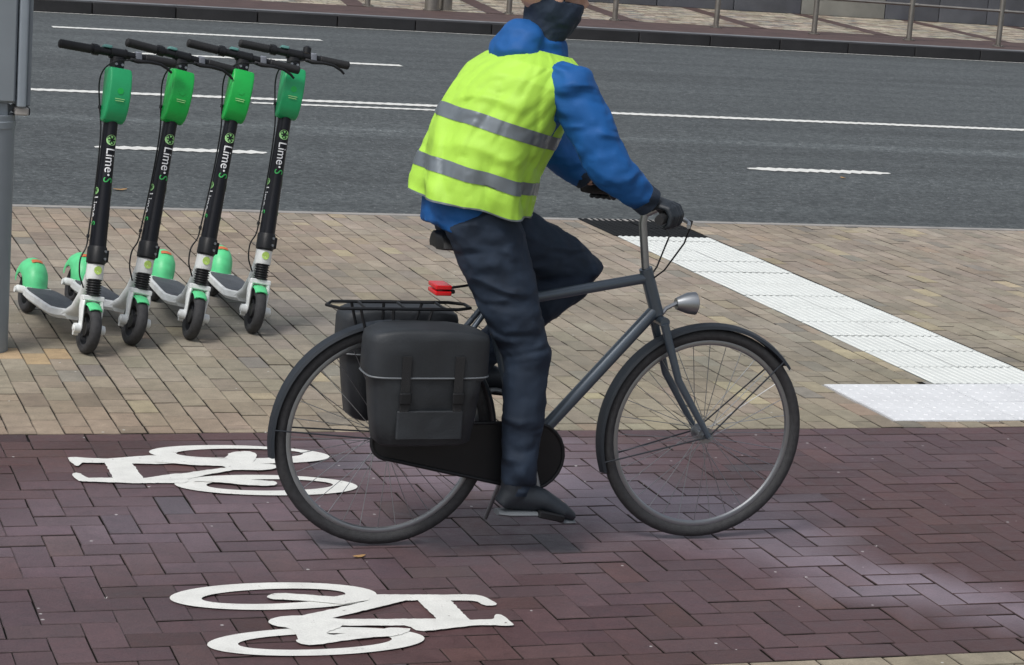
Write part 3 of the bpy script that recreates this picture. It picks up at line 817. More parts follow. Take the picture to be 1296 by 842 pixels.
    m_.loft(rings); co = m_.build('steering_column', MT['column'], rt, angle=50)
    # clamp block with two screws and folding latch
    m_ = MB(); rings = []
    for t, e in ((.266, 0), (.270, .004), (.330, .004), (.336, 0)):
        k = 1.22; rings.append([A(t, (COL_RB*k+e)*cos(2*pi*j/32), (COL_RA*k+e)*sin(2*pi*j/32)) for j in range(32)])
    m_.loft(rings); m_.box(A(.300, -.005, .040), (.034, .016, .05), rot=Matrix.Rotation(-RK, 3, 'Y'), bev=.004)
    cl = m_.build('clamp', MT['black'], co)
    for t in (.286, .316):
        m_ = MB(); p = A(t, .036, .018); q = A(t, .0475, .021); m_.tube([p, q], .0055, 10); m_.build('screw', MT['silver'], cl)
    # decals: disc and lettering, front and rider's right side
    def disc(c, r, t0, centre, parent):
        m_ = MB(); m_.sheet([wrap(r*sin(2*pi*k/28), t0+r*cos(2*pi*k/28), .0012, centre) for k in range(28)])
        d = m_.build('round_decal', MT['lime'], parent, smooth=False)
        m_ = MB()
        for k in range(6):
            a = 2*pi*k/6
            P = [(r*.28, a), (r*.74, a-.36), (r*.78, a), (r*.74, a+.36)]
            m_.sheet([wrap(q*sin(b), t0+q*cos(b), .0018, centre) for q, b in P])
        m_.build('decal_segment', MT['lime_dark'], d, smooth=False)
    def letters(body, size, t_top, mt, centre, u_off, name):
        me = text_mesh(body, size, name)
        xs = [v.co.x for v in me.vertices]; L = max(xs)
        bm = bmesh.new(); bm.from_mesh(me)
        for q_ in range(-4, 12):
            bmesh.ops.bisect_plane(bm, geom=bm.verts[:]+bm.edges[:]+bm.faces[:], plane_co=(0, q_*.0045, 0), plane_no=(0, 1, 0))
        for v in bm.verts:
            tt = t_top-v.co.x; u = v.co.y-size*.33+u_off
            v.co = wrap(u, tt, .0013+v.co.z, centre)
        bm.to_mesh(me); bm.free(); me.materials.clear(); me.materials.append(mt)
        o = bpy.data.objects.new(name, me); COL.objects.link(o); o.parent = co
        return t_top-L
    disc(None, .0215, .768, 0, co)
    # reading downward: baseline toward the rider's right as seen from the front
    e = letters('Lime', .052, .736, MT['letter_white'], 0, .001, 'white_lettering')
    m_ = MB(); m_.sheet([wrap(.0045*sin(2*pi*k/10), e-.010+.0045*cos(2*pi*k/10), .0014, 0) for k in range(10)]); m_.build('lettering_dot', MT['letter_white'], co, smooth=False)
    letters('S', .052, e-.019, MT['letter_green'], 0, 0, 'green_lettering')
    for cen in (-R(88), R(88)):
        disc(None, .015, .560, cen, co)
        e = letters('Lime', .044, .538, MT['letter_white'], cen, 0, 'white_lettering')
        letters('S', .044, e-.016, MT['letter_green'], cen, 0, 'green_lettering')
    # battery shell on the front of the column
    m_ = MB(); prof = [(-.010, .0), (.022, -.006), (.045, .008), (.066, .045), (.078, .10), (.080, .16), (.072, .215), (.060, .236), (.030, .243), (-.010, .243)]
    # side outline in (fwd, along): extruded across with softened edges
    rings = []; n = len(prof); cxp = sum(p[0] for p in prof)/n; czp = sum(p[1] for p in prof)/n
    for s_, k in ((-.046, .90), (-.0445, .955), (-.040, .99), (-.036, 1), (.036, 1), (.040, .99), (.0445, .955), (.046, .90)):
        rings.append([A(.843+(czp+(q[1]-czp)*k)*.91, cxp+(q[0]-cxp)*k, s_) for q in prof])
    m_.loft(rings); bp_ = m_.build('battery_shell', MT['green_a'], rt, angle=38)
    m_ = MB()
    for k, L in ((0, .040), (1, .036)):
        t = .932-.008*k; m_.box(A(t, .0800-.001*k, 0), (.001, L, .0028), rot=Matrix.Rotation(-RK, 3, 'Y'))
    m_.build('small_print', MT['lime'], bp_, smooth=False)
    m_ = MB(); m_.loft([[A(.964+.013*cos(2*pi*k/20), .0795+e_, .013*sin(2*pi*k/20)) for k in range(20)] for e_ in (0, .0012)]); m_.build('embossed_disc', MT['green_b'], bp_, smooth=False)
    # stem head and handlebar
    m_ = MB(); m_.tube([A(1.05, 0), A(1.11, 0)], [(.024, .030), (.024, .030)], 20, flat=(0, 1, 0))
    m_.box(A(1.055, -.0, 0), (.056, .048, .07), rot=Matrix.Rotation(-RK, 3, 'Y'), bev=.008); m_.build('stem_head', MT['black'], rt)
    HBT = 1.125
    def B(s, f=0, t=0): return A(HBT+t, f, s)
    m_ = MB(); m_.tube([B(-.22), B(.22)], .0160, 20); hb = m_.build('handlebar', MT['black'], rt)
    m_ = MB(); m_.tube([B(-.035), B(.035)], .0215, 24); m_.tube([B(-.033), B(-.028)], .0235, 24); m_.tube([B(.028), B(.033)], .0235, 24)
    m_.build('headlight_housing', MT['black'], hb)
    for s in (-1, 1):
        m_ = MB(); pts = []; rad = []
        for k in range(25):
            pts.append(B(s*(.115+.0056*k))); rad.append(.0185 if k % 2 else .0175)
        rad[-1] = .014; m_.tube(pts, rad, 20); m_.build('grip', MT['grip'], hb, angle=80)
        m_ = MB(); p0, p1 = B(s*.016, .032, -.075), B(s*.016, .039, -.075); m_.tube([A(1.078, .026, s*.013), A(1.078, .034, s*.013)], .0055, 10); m_.build('screw', MT['silver'], hb)
    # thumb throttle ring and button pod (rider's right)
    m_ = MB(); m_.tube([B(-.108), B(-.084)], .0215, 20); m_.box(B(-.098, -.01, .018), (.03, .022, .016), bev=.004); m_.build('throttle', MT['black'], hb)
    m_ = MB(); m_.box(B(-.048, 0, .0215), (.032, .036, .012), rot=Matrix.Rotation(-RK, 3, 'Y'), bev=.004); m_.build('button_pod', MT['teal_button'], hb)
    # bell and bracket (rider's left)
    m_ = MB(); m_.tube([B(.072), B(.094)], .0225, 20); m_.box(B(.083, .020, -.004), (.014, .024, .044), rot=Matrix.Rotation(R(14), 3, 'X'), bev=.003); m_.build('lever_bracket', MT['grey_plastic'], hb)
    m_ = MB(); m_.tube([B(.055, -.01, .018), B(.055, -.01, .042)], .018, 16); m_.tube([B(.055, -.01, .042), B(.055, -.01, .050)], [.018, .008], 16); m_.build('bell', MT['black'], hb)
    m_ = MB(); m_.tube([B(.045, .026, -.018), B(.075, .036, -.022), B(.13, .045, -.018), B(.17, .047, -.021), B(.205, .043, -.034), B(.222, .040, -.046)], [(.006, .008), (.008, .010), (.006, .006), (.005, .006), (.004, .006), (.004, .005)], 10)
    m_.build('brake_lever', MT['black'], hb)
    # brake cable: from the lever, over the stem head and down the rider's right of the column
    def spline(P, n=10):
        out = []; P = [Vector(p) for p in P]
        for i in range(len(P)-1):
            a, b, c, d = P[max(0, i-1)], P[i], P[i+1], P[min(len(P)-1, i+2)]
            for k in range(n):
                t = k/n; out.append(.5*((2*b)+(-a+c)*t+(2*a-5*b+4*c-d)*t*t+(-a+3*b-3*c+d)*t**3))
        out.append(P[-1]); return out
    m_ = MB()
    m_.tube(spline([B(.060, .030, -.018), B(.02, .058, -.030), B(-.025, .058, -.040), B(-.062, .035, -.075), B(-.068, .008, -.13), A(.90, -.004, -.052), A(.80, -.0, -.038), A(.62, -.004, -.034), A(.40, -.004, -.042), A(.33, -.004, -.046), A(.28, .006, -.068), A(.22, .006, -.066), A(.18, -.012, -.044), A(.165, -.02, -.034)]), .0032, 8)
    m_.build('brake_cable', MT['black'], rt)
    for t in (.905, .38):
        m_ = MB(); m_.tube([A(t, -.004, -.052 if t > .5 else -.043), A(t-.013, -.004, -.052 if t > .5 else -.044)], .0065, 8); m_.build('cable_clip', MT['black'], rt)
    # kickstand, out on the rider's left
    m_ = MB(); m_.tube([(-.30, .060, .10), (-.315, .085, .05), (-.32, .108, .012)], .0065, 10); m_.tube([(-.32, .102, .012), (-.345, .120, .010)], .006, 8)
    m_.build('kickstand', MT['black'], rt)
    return rt

S0 = make_scooter()
SC = [((107, 447.5), (28, 392), 8.0, 'green_a', 'leftmost of four parked electric scooters, sea green battery shell, beside the grey pole', 0),
      ((163, 436.5), None, 12.2, 'green_b', 'second parked electric scooter from the left, with a vivid green battery shell', -1),
      ((238, 429.5), None, 11.0, 'green_b', 'third parked electric scooter from the left, vivid green battery shell, tilted most', -9),
      ((317, 421.5), None, 8.8, 'green_a', 'rightmost of four parked electric scooters, sea green battery shell, nearest the cyclist', -9)]
SCO = [S0]+[copy_tree(S0) for _ in range(3)]
for i, (fp, rp, lean, gm, lab, st) in enumerate(SC):
    o = SCO[i]
    q = g(*fp); o.location = (q.x, q.y, .001)
    hd = math.atan2(-.987, .16)+R(st)
    o.rotation_euler = (-R(lean), 0, hd)
    tag(o, lab, 'scooter', 'electric scooters parked in a row on the pavement')
    for ch in o.children:
        if ch.name.startswith('handlebar') and i < 3:          # only the last one carries a bell
            for q_ in list(ch.children):
                if q_.name.startswith('bell'): bpy.data.objects.remove(q_)
        if ch.name.startswith('battery_shell'):
            ch.material_slots[0].link = 'OBJECT'; ch.material_slots[0].material = MT[gm]

# ------------------------------------------------------------------ bicycle (local: +x forward, z up, origin under the bottom bracket on the ground)
BX, BY = 2.33, 6.41
bk = empty('bicycle', (BX, BY, .004))
tag(bk, 'slate coloured city bicycle with mudguards and rear rack, ridden along the dark brick track', 'bicycle')
RW, FW, WR = -.45, .59, .336
def bwheel(name, cx):
    m_ = MB(); m_.tube([(cx+(WR-.018)*cos(2*pi*k/72), 0, WR+(WR-.018)*sin(2*pi*k/72)) for k in range(72)], .019, 12, closed=True)
    wo = m_.build(name, MT['tyre'], bk)
    m_ = MB(); m_.tube([(cx+(WR-.041)*cos(2*pi*k/72), 0, WR+(WR-.041)*sin(2*pi*k/72)) for k in range(72)], [(.011, .008)]*72, 8, closed=True, flat=(0, 1, 0))
    for k in range(32):
        a = 2*pi*k/32; b = a+(.5 if k % 4 < 2 else -.5); s = .028 if k % 2 else -.028
        m_.tube([(cx+.022*cos(b), s, WR+.022*sin(b)), (cx+(WR-.044)*cos(a), 0, WR+(WR-.044)*sin(a))], .0012, 5)
    m_.tube([(cx, -.045, WR), (cx, .045, WR)], .016, 14); m_.tube([(cx, -.03, WR), (cx, -.024, WR)], .026, 16); m_.tube([(cx, .024, WR), (cx, .03, WR)], .026, 16)
    m_.tube([(cx, -.075, WR), (cx, .075, WR)], .006, 8)
    m_.build('rim', MT['silver'], wo)
    m_ = MB(); a0, a1 = (R(-8), R(190)) if name == 'rear_wheel' else (R(38), R(200)); rings = []
    for k in range(41):
        a = a0+(a1-a0)*k/40
        rings.append([Vector((cx+q*cos(a), s, WR+q*sin(a))) for q, s in ((WR+.004, -.028), (WR+.013, -.024), (WR+.020, 0), (WR+.013, .024), (WR+.004, .028), (WR+.010, .021), (WR+.017, 0), (WR+.010, -.021))])
    m_.loft(rings)
    for a in ((a0+.1, a1-.1) if name == 'front_wheel' else (a1-.25,)):
        for s in (-1, 1): m_.tube([(cx, s*.05, WR), (cx+(WR+.006)*cos(a), s*.026, WR+(WR+.006)*sin(a))], .0025, 6)
    m_.build('mudguard', MT['shoe'], bk)
bwheel('rear_wheel', RW); bwheel('front_wheel', FW)
BB = Vector((0, 0, .285)); ST = Vector((-.165, 0, .80)); HT = Vector((.350, 0, .86)); HB_ = Vector((.402, 0, .715)); RH = Vector((RW, 0, WR)); FH = Vector((FW, 0, WR))
m_ = MB()
m_.tube([BB, ST], .0175, 16); m_.tube([ST+(BB-ST)*.12, HT+(HB_-HT)*.2], .0165, 16); m_.tube([BB, HB_+(HT-HB_)*.12], .020, 16); m_.tube([HT, HB_], .021, 16)
for s in (-1, 1):
    m_.tube([BB+Vector((-.02, s*.03, 0)), RH+Vector((.10, s*.045, 0)), RH+Vector((0, s*.062, 0))], [.012, .010, .009], 12)
    m_.tube([ST+Vector((.02, s*.02, -.05)), RH+Vector((0, s*.062, 0))], [.009, .009], 12)
m_.tube([BB+Vector((0, -.04, 0)), BB+Vector((0, .04, 0))], .024, 16)
m_.build('frame', MT['frame'], bk)
m_ = MB()
for s in (-1, 1): m_.tube([HB_+Vector((.008, s*.045, -.02)), Vector((.47, s*.052, .52)), FH+Vector((0, s*.055, 0))], [.014, .012, .009], 12)
m_.tube([HB_+Vector((.008, -.05, -.015)), HB_+Vector((.008, .05, -.015))], .016, 12); m_.tube([HB_, HT], .014, 10); m_.build('fork', MT['frame'], bk)
# seat post and saddle
m_ = MB(); m_.tube([ST, Vector((-.20, 0, .905))], .0135, 12); m_.build('seat_post', MT['silver'], bk)
m_ = MB(); rings = []
for x, hw, z in ((-.335, .035, .955), (-.325, .075, .958), (-.28, .095, .960), (-.22, .080, .955), (-.16, .042, .952), (-.10, .026, .950), (-.055, .020, .945), (-.045, .010, .940)):
    rings.append([Vector((x, hw*math.copysign(abs(cos(t))**.8, cos(t)), z-.018+.022*sin(t)-(0.02*(abs(cos(t))**3)))) for t in [2*pi*k/18 for k in range(18)]])
m_.loft(rings); sdl = m_.build('saddle', MT['black'], bk)
m_ = MB()
for s in (-1, 1): m_.tube([(-.30, s*.03, .93), (-.2, s*.022, .912), (-.09, s*.012, .93)], .0035, 8)
m_.build('saddle_rail', MT['silver'], sdl)
# handlebar: swept city bar on a quill stem
m_ = MB(); m_.tube([HT, Vector((.328, 0, 1.0)), Vector((.335, 0, 1.045))], .0125, 12); m_.tube([Vector((.332, 0, 1.03)), Vector((.375, 0, 1.05))], .014, 12); m_.build('stem', MT['silver'], bk)
GR = {}
m_ = MB()
hbp = [(.26, -.305, 1.060), (.30, -.26, 1.064), (.345, -.19, 1.068), (.372, -.12, 1.060), (.378, 0, 1.052), (.372, .12, 1.060), (.345, .19, 1.068), (.30, .26, 1.064), (.26, .305, 1.060)]
m_.tube(hbp, .0115, 14); hbo = m_.build('handlebar', MT['silver'], bk)
for s in (-1, 1):
    m_ = MB(); m_.tube([(.245, s*.322, 1.059), (.26, s*.305, 1.060), (.30, s*.26, 1.064), (.325, s*.222, 1.066)], [.014, .0165, .0165, .016], 16); m_.build('grip', MT['grip'], hbo)
    m_ = MB(); m_.tube([(.345, s*.19, 1.05), (.375, s*.205, 1.045), (.372, s*.25, 1.042), (.345, s*.31, 1.040)], [.006, .007, .006, .006], 10); m_.build('brake_lever', MT['silver'], hbo)
    m_ = MB(); pts = [Vector((.36, s*.17, 1.045)), Vector((.43, s*.14, 1.03)), Vector((.445, s*.06, .95)), Vector((.40, s*.03, .86)), Vector((.372, s*.012, .83))]; m_.tube(pts, .0028, 8); m_.build('brake_cable', MT['black'], hbo)
# lamp on the fork crown
m_ = MB(); m_.tube([(.405, 0, .70), (.43, 0, .735), (.47, 0, .755)], .007, 8); m_.tube([(.462, 0, .75), (.50, 0, .752), (.525, 0, .752)], [.018, .033, .036], 20); hl = m_.build('headlight', MT['silver'], bk)
m_ = MB(); m_.tube([(.5255, 0, .752), (.531, 0, .752)], [.033, .026], 20); m_.build('lens', MT['grey_plastic'], hl)
# cranks, chainring, chain case, pedals
CA = R(-74)
def crank(s, a, nm):
    d = Vector((cos(a), 0, sin(a))); e = BB+d*.17
    m_ = MB(); m_.tube([BB+Vector((0, s*.06, 0)), e+Vector((0, s*.072, 0))], [(.013, .007), (.010, .006)], 10, flat=(0, 1, 0)); c = m_.build('crank', MT['silver'], bk)
    m_ = MB(); m_.tube([e+Vector((0, s*.065, 0)), e+Vector((0, s*.16, 0))], .006, 8); m_.box(e+Vector((0, s*.125, 0)), (.085, .085, .022), bev=.006, rot=Matrix.Rotation(R(12 if a < 0 else 6), 3, 'Y')); m_.build('pedal', MT['black'], c)
    return e
PN = crank(-1, CA, 'n'); PF = crank(1, CA+pi, 'f')
m_ = MB(); m_.tube([BB+Vector((.085*cos(2*pi*k/48), -.048, .085*sin(2*pi*k/48))) for k in range(48)], .004, 6, closed=True)
for k in range(5): a = 2*pi*k/5; m_.tube([BB+Vector((0, -.048, 0)), BB+Vector((.085*cos(a), -.048, .085*sin(a)))], .005, 6)
m_.build('chainring', MT['silver'], bk)
m_ = MB(); pts2 = []
for k in range(13): a = -pi/2+pi*k/12; pts2.append((.105*cos(a), BB.z+.105*sin(a)))
for k in range(13): a = pi/2+pi*k/12; pts2.append((RW+.055*cos(a), WR+.055*sin(a)))
m_.prism(pts2, -.066, -.054, xf=lambda x, z, y: (x, y, z)); m_.tube([(x, -.066, z) for x, z in pts2], .006, 8, closed=True); m_.build('chain_guard', MT['black'], bk)
# rear rack with tail light
m_ = MB()
for s in (-1, 1):
    m_.tube([(-.215, s*.03, .735), (-.26, s*.055, .735), (-.62, s*.055, .735), (-.65, 0, .735)], .005, 8)
    for x in (-.34, -.46, -.56): m_.tube([(x, s*.055, .735), (RW, s*.07, WR)], .0045, 8)
for x in (-.30, -.42, -.54): m_.tube([(x, -.055, .735), (x, .055, .735)], .004, 8)
m_.tube([(-.215, -.03, .735), (-.215, .03, .735)], .005, 8); m_.build('rear_rack', MT['black'], bk)
m_ = MB(); m_.box((-.278, 0, .785), (.02, .075, .012), bev=.004); m_.tube([(-.21, 0, .80), (-.275, 0, .79)], .004, 8)
tl = m_.build('tail_light', MT['black'], bk)
m_ = MB()
for dz in (.008, -.010): m_.box((-.305, 0, .790+dz), (.05, .085, .013), bev=.004)
m_.build('red_lens', MT['red'], tl)
m_ = MB(); m_.tube([(-.02, .05, .27), (-.06, .14, .03)], .007, 8); 
m_.build('kickstand', MT['silver'], bk)

# panniers: separate bags hung on the rack
def pannier(s, lab):
    root = empty('pannier_bag', (BX-.385, BY+s*.155, .362)); root.scale = (1, 1, .95); tag(root, lab, 'pannier bag', 'black bags hung on the bicycle rack')
    m_ = MB(); rings = []
    for z, hx, hy in ((0, .128, .055), (.012, .145, .068), (.10, .158, .078), (.22, .168, .080), (.30, .174, .078), (.335, .175, .074)):
        ring = []
        for k in range(32):
            t = 2*pi*k/32; cx, sy = cos(t), sin(t)
            ring.append(Vector((hx*math.copysign(abs(cx)**.42, cx)+.010*noise.noise(Vector((cx*2, z*9, s))), hy*math.copysign(abs(sy)**.42, sy)+.018*noise.noise(Vector((cx*2.5, z*8, s+4))), z)))
        rings.append(ring)
    m_.loft(rings); m_.build('bag_body', MT['bag'], root, angle=60)
    m_ = MB(); rings = []
    for z, k_ in ((.215, 1.045), (.225, 1.055), (.33, 1.05), (.352, 1.02), (.362, .9)):
        ring = []
        for k in range(32):
            t = 2*pi*k/32; cx, sy = cos(t), sin(t)
            ring.append(Vector((.175*k_*math.copysign(abs(cx)**.42, cx), .080*k_*math.copysign(abs(sy)**.42, sy), z+.006*sin(cx*3+z*40)+.05*max(0, abs(cx)-.7) * (1 if z < .23 else 0))))
        rings.append(ring)
    m_.loft(rings, cap=True); fl = m_.build('flap', MT['bag'], root, angle=60)
    m_ = MB(); m_.tube([(.184*math.copysign(abs(cos(t))**.42, cos(t)), .0845*math.copysign(abs(sin(t))**.42, sin(t)), .221) for t in [2*pi*k/48 for k in range(48)]], .003, 6, closed=True); m_.build('piping', MT['bag_edge'], fl)
    for x in (-.08, .08):
        m_ = MB(); m_.box((x, s*.088, .19), (.026, .006, .20)); q = m_.build('strap', MT['grip'], root, smooth=False)
        m_ = MB(); m_.box((x, s*.094, .16), (.036, .010, .034), bev=.004); m_.build('buckle', MT['black'], q)
    m_ = MB(); m_.box((0, s*.086, .075), (.20, .012, .09), bev=.005); m_.build('outer_pocket', MT['bag'], root)
pannier(-1, 'black pannier bag hung on the near side of the bicycle rack'); pannier(1, 'black pannier bag on the far side of the bicycle rack, behind the near one')

# ------------------------------------------------------------------ rider (local frame of the bicycle)
rd = empty('person', (BX, BY, .004))
tag(rd, 'cyclist in a blue hooded jacket, yellow-green hi-vis vest and navy trousers riding to the right', 'person')
def remesh(mb, name, mt, parent, vox=.008, smooth_it=4, disp=None, link=True):
    me = mb.mesh(name+'_raw', mt, smooth=False); o = bpy.data.objects.new(name+'_raw', me); COL.objects.link(o)
    r_ = o.modifiers.new('r', 'REMESH'); r_.mode = 'VOXEL'; r_.voxel_size = vox
    s_ = o.modifiers.new('s', 'SMOOTH'); s_.iterations = smooth_it; s_.factor = .5
    if disp:
        for st, sz, typ in disp:
            tx = bpy.data.textures.new(name+typ, 'CLOUDS'); tx.noise_scale = sz; tx.noise_depth = 2
            d = o.modifiers.new('d', 'DISPLACE'); d.texture = tx; d.strength = st; d.mid_level = .5; d.texture_coords = 'LOCAL'
    bpy.context.view_layer.update(); dg = bpy.context.evaluated_depsgraph_get()
    m2 = bpy.data.meshes.new_from_object(o.evaluated_get(dg)); m2.name = name
    bpy.data.objects.remove(o); m2.materials.clear(); m2.materials.append(mt)
    m2.polygons.foreach_set('use_smooth', [True]*len(m2.polygons))
    if link:
        q = bpy.data.objects.new(name, m2); COL.objects.link(q); q.parent = parent; return q
    return m2

def ering(c, a, b, n=28, tilt=R(14), p=.9):
    """torso ring: half depth a along x, half width b along y, tipped forward"""
    out = []
    for k in range(n):
        t = 2*pi*k/n; x = a*math.copysign(abs(cos(t))**p, cos(t)); y = b*math.copysign(abs(sin(t))**p, sin(t))
        out.append(Vector((c[0]+x*cos(tilt), y, c[1]-x*sin(tilt))))
    return out
# joints
HIP = [Vector((-.215, -.09, 1.0)), Vector((-.215, .09, 1.0))]
KN = [Vector((-.055, -.115, .61)), Vector((.185, .115, .835))]
AN = [Vector((-.05, -.115, .205)), Vector((-.165, .115, .525))]
SH = [Vector((-.015, -.195, 1.425)), Vector((-.015, .195, 1.425))]
EL = [Vector((.105, -.275, 1.190)), Vector((.110, .270, 1.190))]
WRI = [Vector((.225, -.262, 1.108)), Vector((.225, .262, 1.108))]
TORSO = [(-.225, .955, .125, .165), (-.215, 1.03, .13, .17), (-.195, 1.12, .125, .165), (-.155, 1.23, .130, .175), (-.105, 1.34, .135, .190), (-.06, 1.42, .125, .195), (-.04, 1.475, .090, .140), (-.04, 1.515, .060, .07)]

def hand(mb, s, infl=0.0):
    """right (-1) or left (+1) hand closed round the grip"""
    gc = Vector((.285, s*.275, 1.062)); ax = Vector((.045, -s*.045, .003)).normalized()   # grip axis, towards the stem
    fw = Vector((.6, s*.62, 0)).normalized(); fw = (fw-ax*fw.dot(ax)).normalized(); up = Vector((0, 0, 1)); 
    P = lambda a, f, u: gc+ax*a+fw*f+up*u
    # palm over the top and back of the bar
    mb.loft([[P(a_*1.0, f+w_*0, u)+ax*(hw*cos(2*pi*k/12))+nn*(th*sin(2*pi*k/12)) for k in range(12)] for a_, f, u, hw, th, nn, w_ in
        [(.0, -.062, .040, .026+infl, .020+infl, up, 0), (.0, -.040, .040, .038+infl, .017+infl, up, 0), (.0, -.012, .036, .042+infl, .014+infl, up, 0), (.0, .012, .032, .042+infl, .012+infl, up, 0)]])
    for i, (a, L) in enumerate(((.031, .95), (.010, 1.05), (-.011, 1.0), (-.031, .82))):
        r_ = .0088+infl-(.001 if i == 3 else 0)
        mb.tube([P(a, .004, .034), P(a, .024*L, .029), P(a, .037*L, .008), P(a, .031*L, -.017), P(a, .010*L, -.028)], [r_*1.05, r_*1.1, r_, r_*.95, r_*.75], 10)
    mb.tube([P(.022, -.045, .030), P(.046, -.034, .012), P(.052, -.016, -.012), P(.050, .006, -.026)], [.012+infl, .011+infl, .0095+infl, .0075+infl], 10)

def leg(mb, i, k=1.0, foot=False):
    h, n_, a = HIP[i], KN[i], AN[i]
    mb.tube([h+Vector((-.03, 0, .04)), h+(n_-h)*.15, h+(n_-h)*.5, n_+(h-n_)*.12, n_, n_+(a-n_)*.1, n_+(a-n_)*.35, n_+(a-n_)*.75, a], [r_*k for r_ in (.095, .098, .082, .062, .061, .058, .058, .042, .038)], 18)
def arm(mb, i, k=1.0):
    s_, e, w_ = SH[i], EL[i], WRI[i]
    mb.tube([s_+Vector((-.035, -.05*(1 if i else -1), .02)), s_, s_+(e-s_)*.4, e+(s_-e)*.1, e, e+(w_-e)*.15, e+(w_-e)*.6, w_, w_+(w_-e)*.12], [r_*k for r_ in (.055, .060, .052, .044, .043, .043, .036, .028, .026)], 16)

HC_ = Vector((-.022, 0, 1.675))       # head centre
body = MB()
body.loft([ering((x, z), a*.9, b*.9) for x, z, a, b in TORSO])
body.tube([(-.05, 0, 1.47), (-.045, 0, 1.55), (-.035, 0, 1.61)], [.062, .056, .058], 16)
body.ell(HC_+Vector((-.012, 0, .025)), (.098, .076, .092)); body.ell(HC_+Vector((.022, 0, -.035)), (.066, .056, .078))
body.ell(HC_+Vector((.058, 0, -.088)), (.026, .028, .020))                       # chin
body.tube([HC_+Vector((.080, 0, .010)), HC_+Vector((.104, 0, -.018)), HC_+Vector((.110, 0, -.030))], [.009, .012, .013], 10)
body.ell(HC_+Vector((.098, .010, -.032)), (.010, .009, .008)); body.ell(HC_+Vector((.098, -.010, -.032)), (.010, .009, .008))
body.ell(HC_+Vector((.082, 0, -.058)), (.010, .024, .006)); body.ell(HC_+Vector((.080, 0, -.067)), (.010, .021, .006))
body.ell(HC_+Vector((.072, 0, .024)), (.016, .052, .010))
for s in (-1, 1):
    body.ell(HC_+Vector((-.008, s*.079, -.010)), (.018, .009, .030), rot=Matrix.Rotation(s*.25, 3, 'Z'))
    hand(body, s)
for i in (0, 1):
    leg(body, i, .86); arm(body, i, .84)
    body.tube([WRI[i]-(WRI[i]-EL[i])*.1, WRI[i]+Vector((.015, 0, -.004)), Vector((.285, (1 if i else -1)*.275, 1.10))-Vector((.045, (1 if i else -1)*.04, 0))], [.027, .026, .024], 12)
    f = AN[i]; td = Vector((.115, 0, -.062)) if i == 0 else Vector((.125, 0, -.045))
    body.tube([f+Vector((-.035, 0, -.045)), f+Vector((0, 0, -.03)), f+td*.6, f+td*1.2, f+td*1.45], [.030, .036, .032, .028, .018], 12)
bo = remesh(body, 'body', MT['skin'], rd, vox=.0055, smooth_it=3)
for s in (-1, 1):
    m_ = MB(); m_.ell(HC_+Vector((.077, s*.030, .004)), (.012, .012, .011)); m_.build('eye', MT['letter_white'], rd)
# trousers
tr = MB(); tr.loft([ering((x, z), a*1.04, b*1.04) for x, z, a, b in TORSO[:3]])
for i in (0, 1):
    h, n_, a = HIP[i], KN[i], AN[i]
    e_ = n_+(a-n_)*.985
    tr.tube([h+Vector((-.03, 0, .04)), h+(n_-h)*.15, h+(n_-h)*.5, n_+(h-n_)*.12, n_, n_+(a-n_)*.1, n_+(a-n_)*.35, n_+(a-n_)*.7, e_], [.105, .108, .094, .076, .073, .070, .067, .058, .055], 20)
remesh(tr, 'trousers', MT['navy'], rd, vox=.009, smooth_it=5, disp=((.020, .09, 'a'), (.006, .03, 'b')))
# jacket with sleeves, hood lying on the back of the neck
jk = MB(); jk.loft([ering((x-.015, z), a*1.07, b*1.05) for x, z, a, b in TORSO])
for i in (0, 1):
    s_, e, w_ = SH[i], EL[i], WRI[i]
    jk.tube([s_+Vector((-.035, -.05*(1 if i else -1), .015)), s_, s_+(e-s_)*.4, e+(s_-e)*.1, e, e+(w_-e)*.2, e+(w_-e)*.6, w_, w_+(w_-e)*.10], [.060, .074, .073, .066, .064, .060, .052, .042, .040], 20)
jk.tube([(-.045, 0, 1.48), (-.045, 0, 1.545)], [.088, .076], 20)
jk.ell((-.125, 0, 1.51), (.075, .115, .062), rot=Matrix.Rotation(R(-25), 3, 'Y')); jk.ell((-.105, 0, 1.55), (.062, .10, .050))
jkt = remesh(jk, 'jacket', MT['blue'], rd, vox=.009, smooth_it=5, disp=((.016, .10, 'a'), (.006, .03, 'b')))
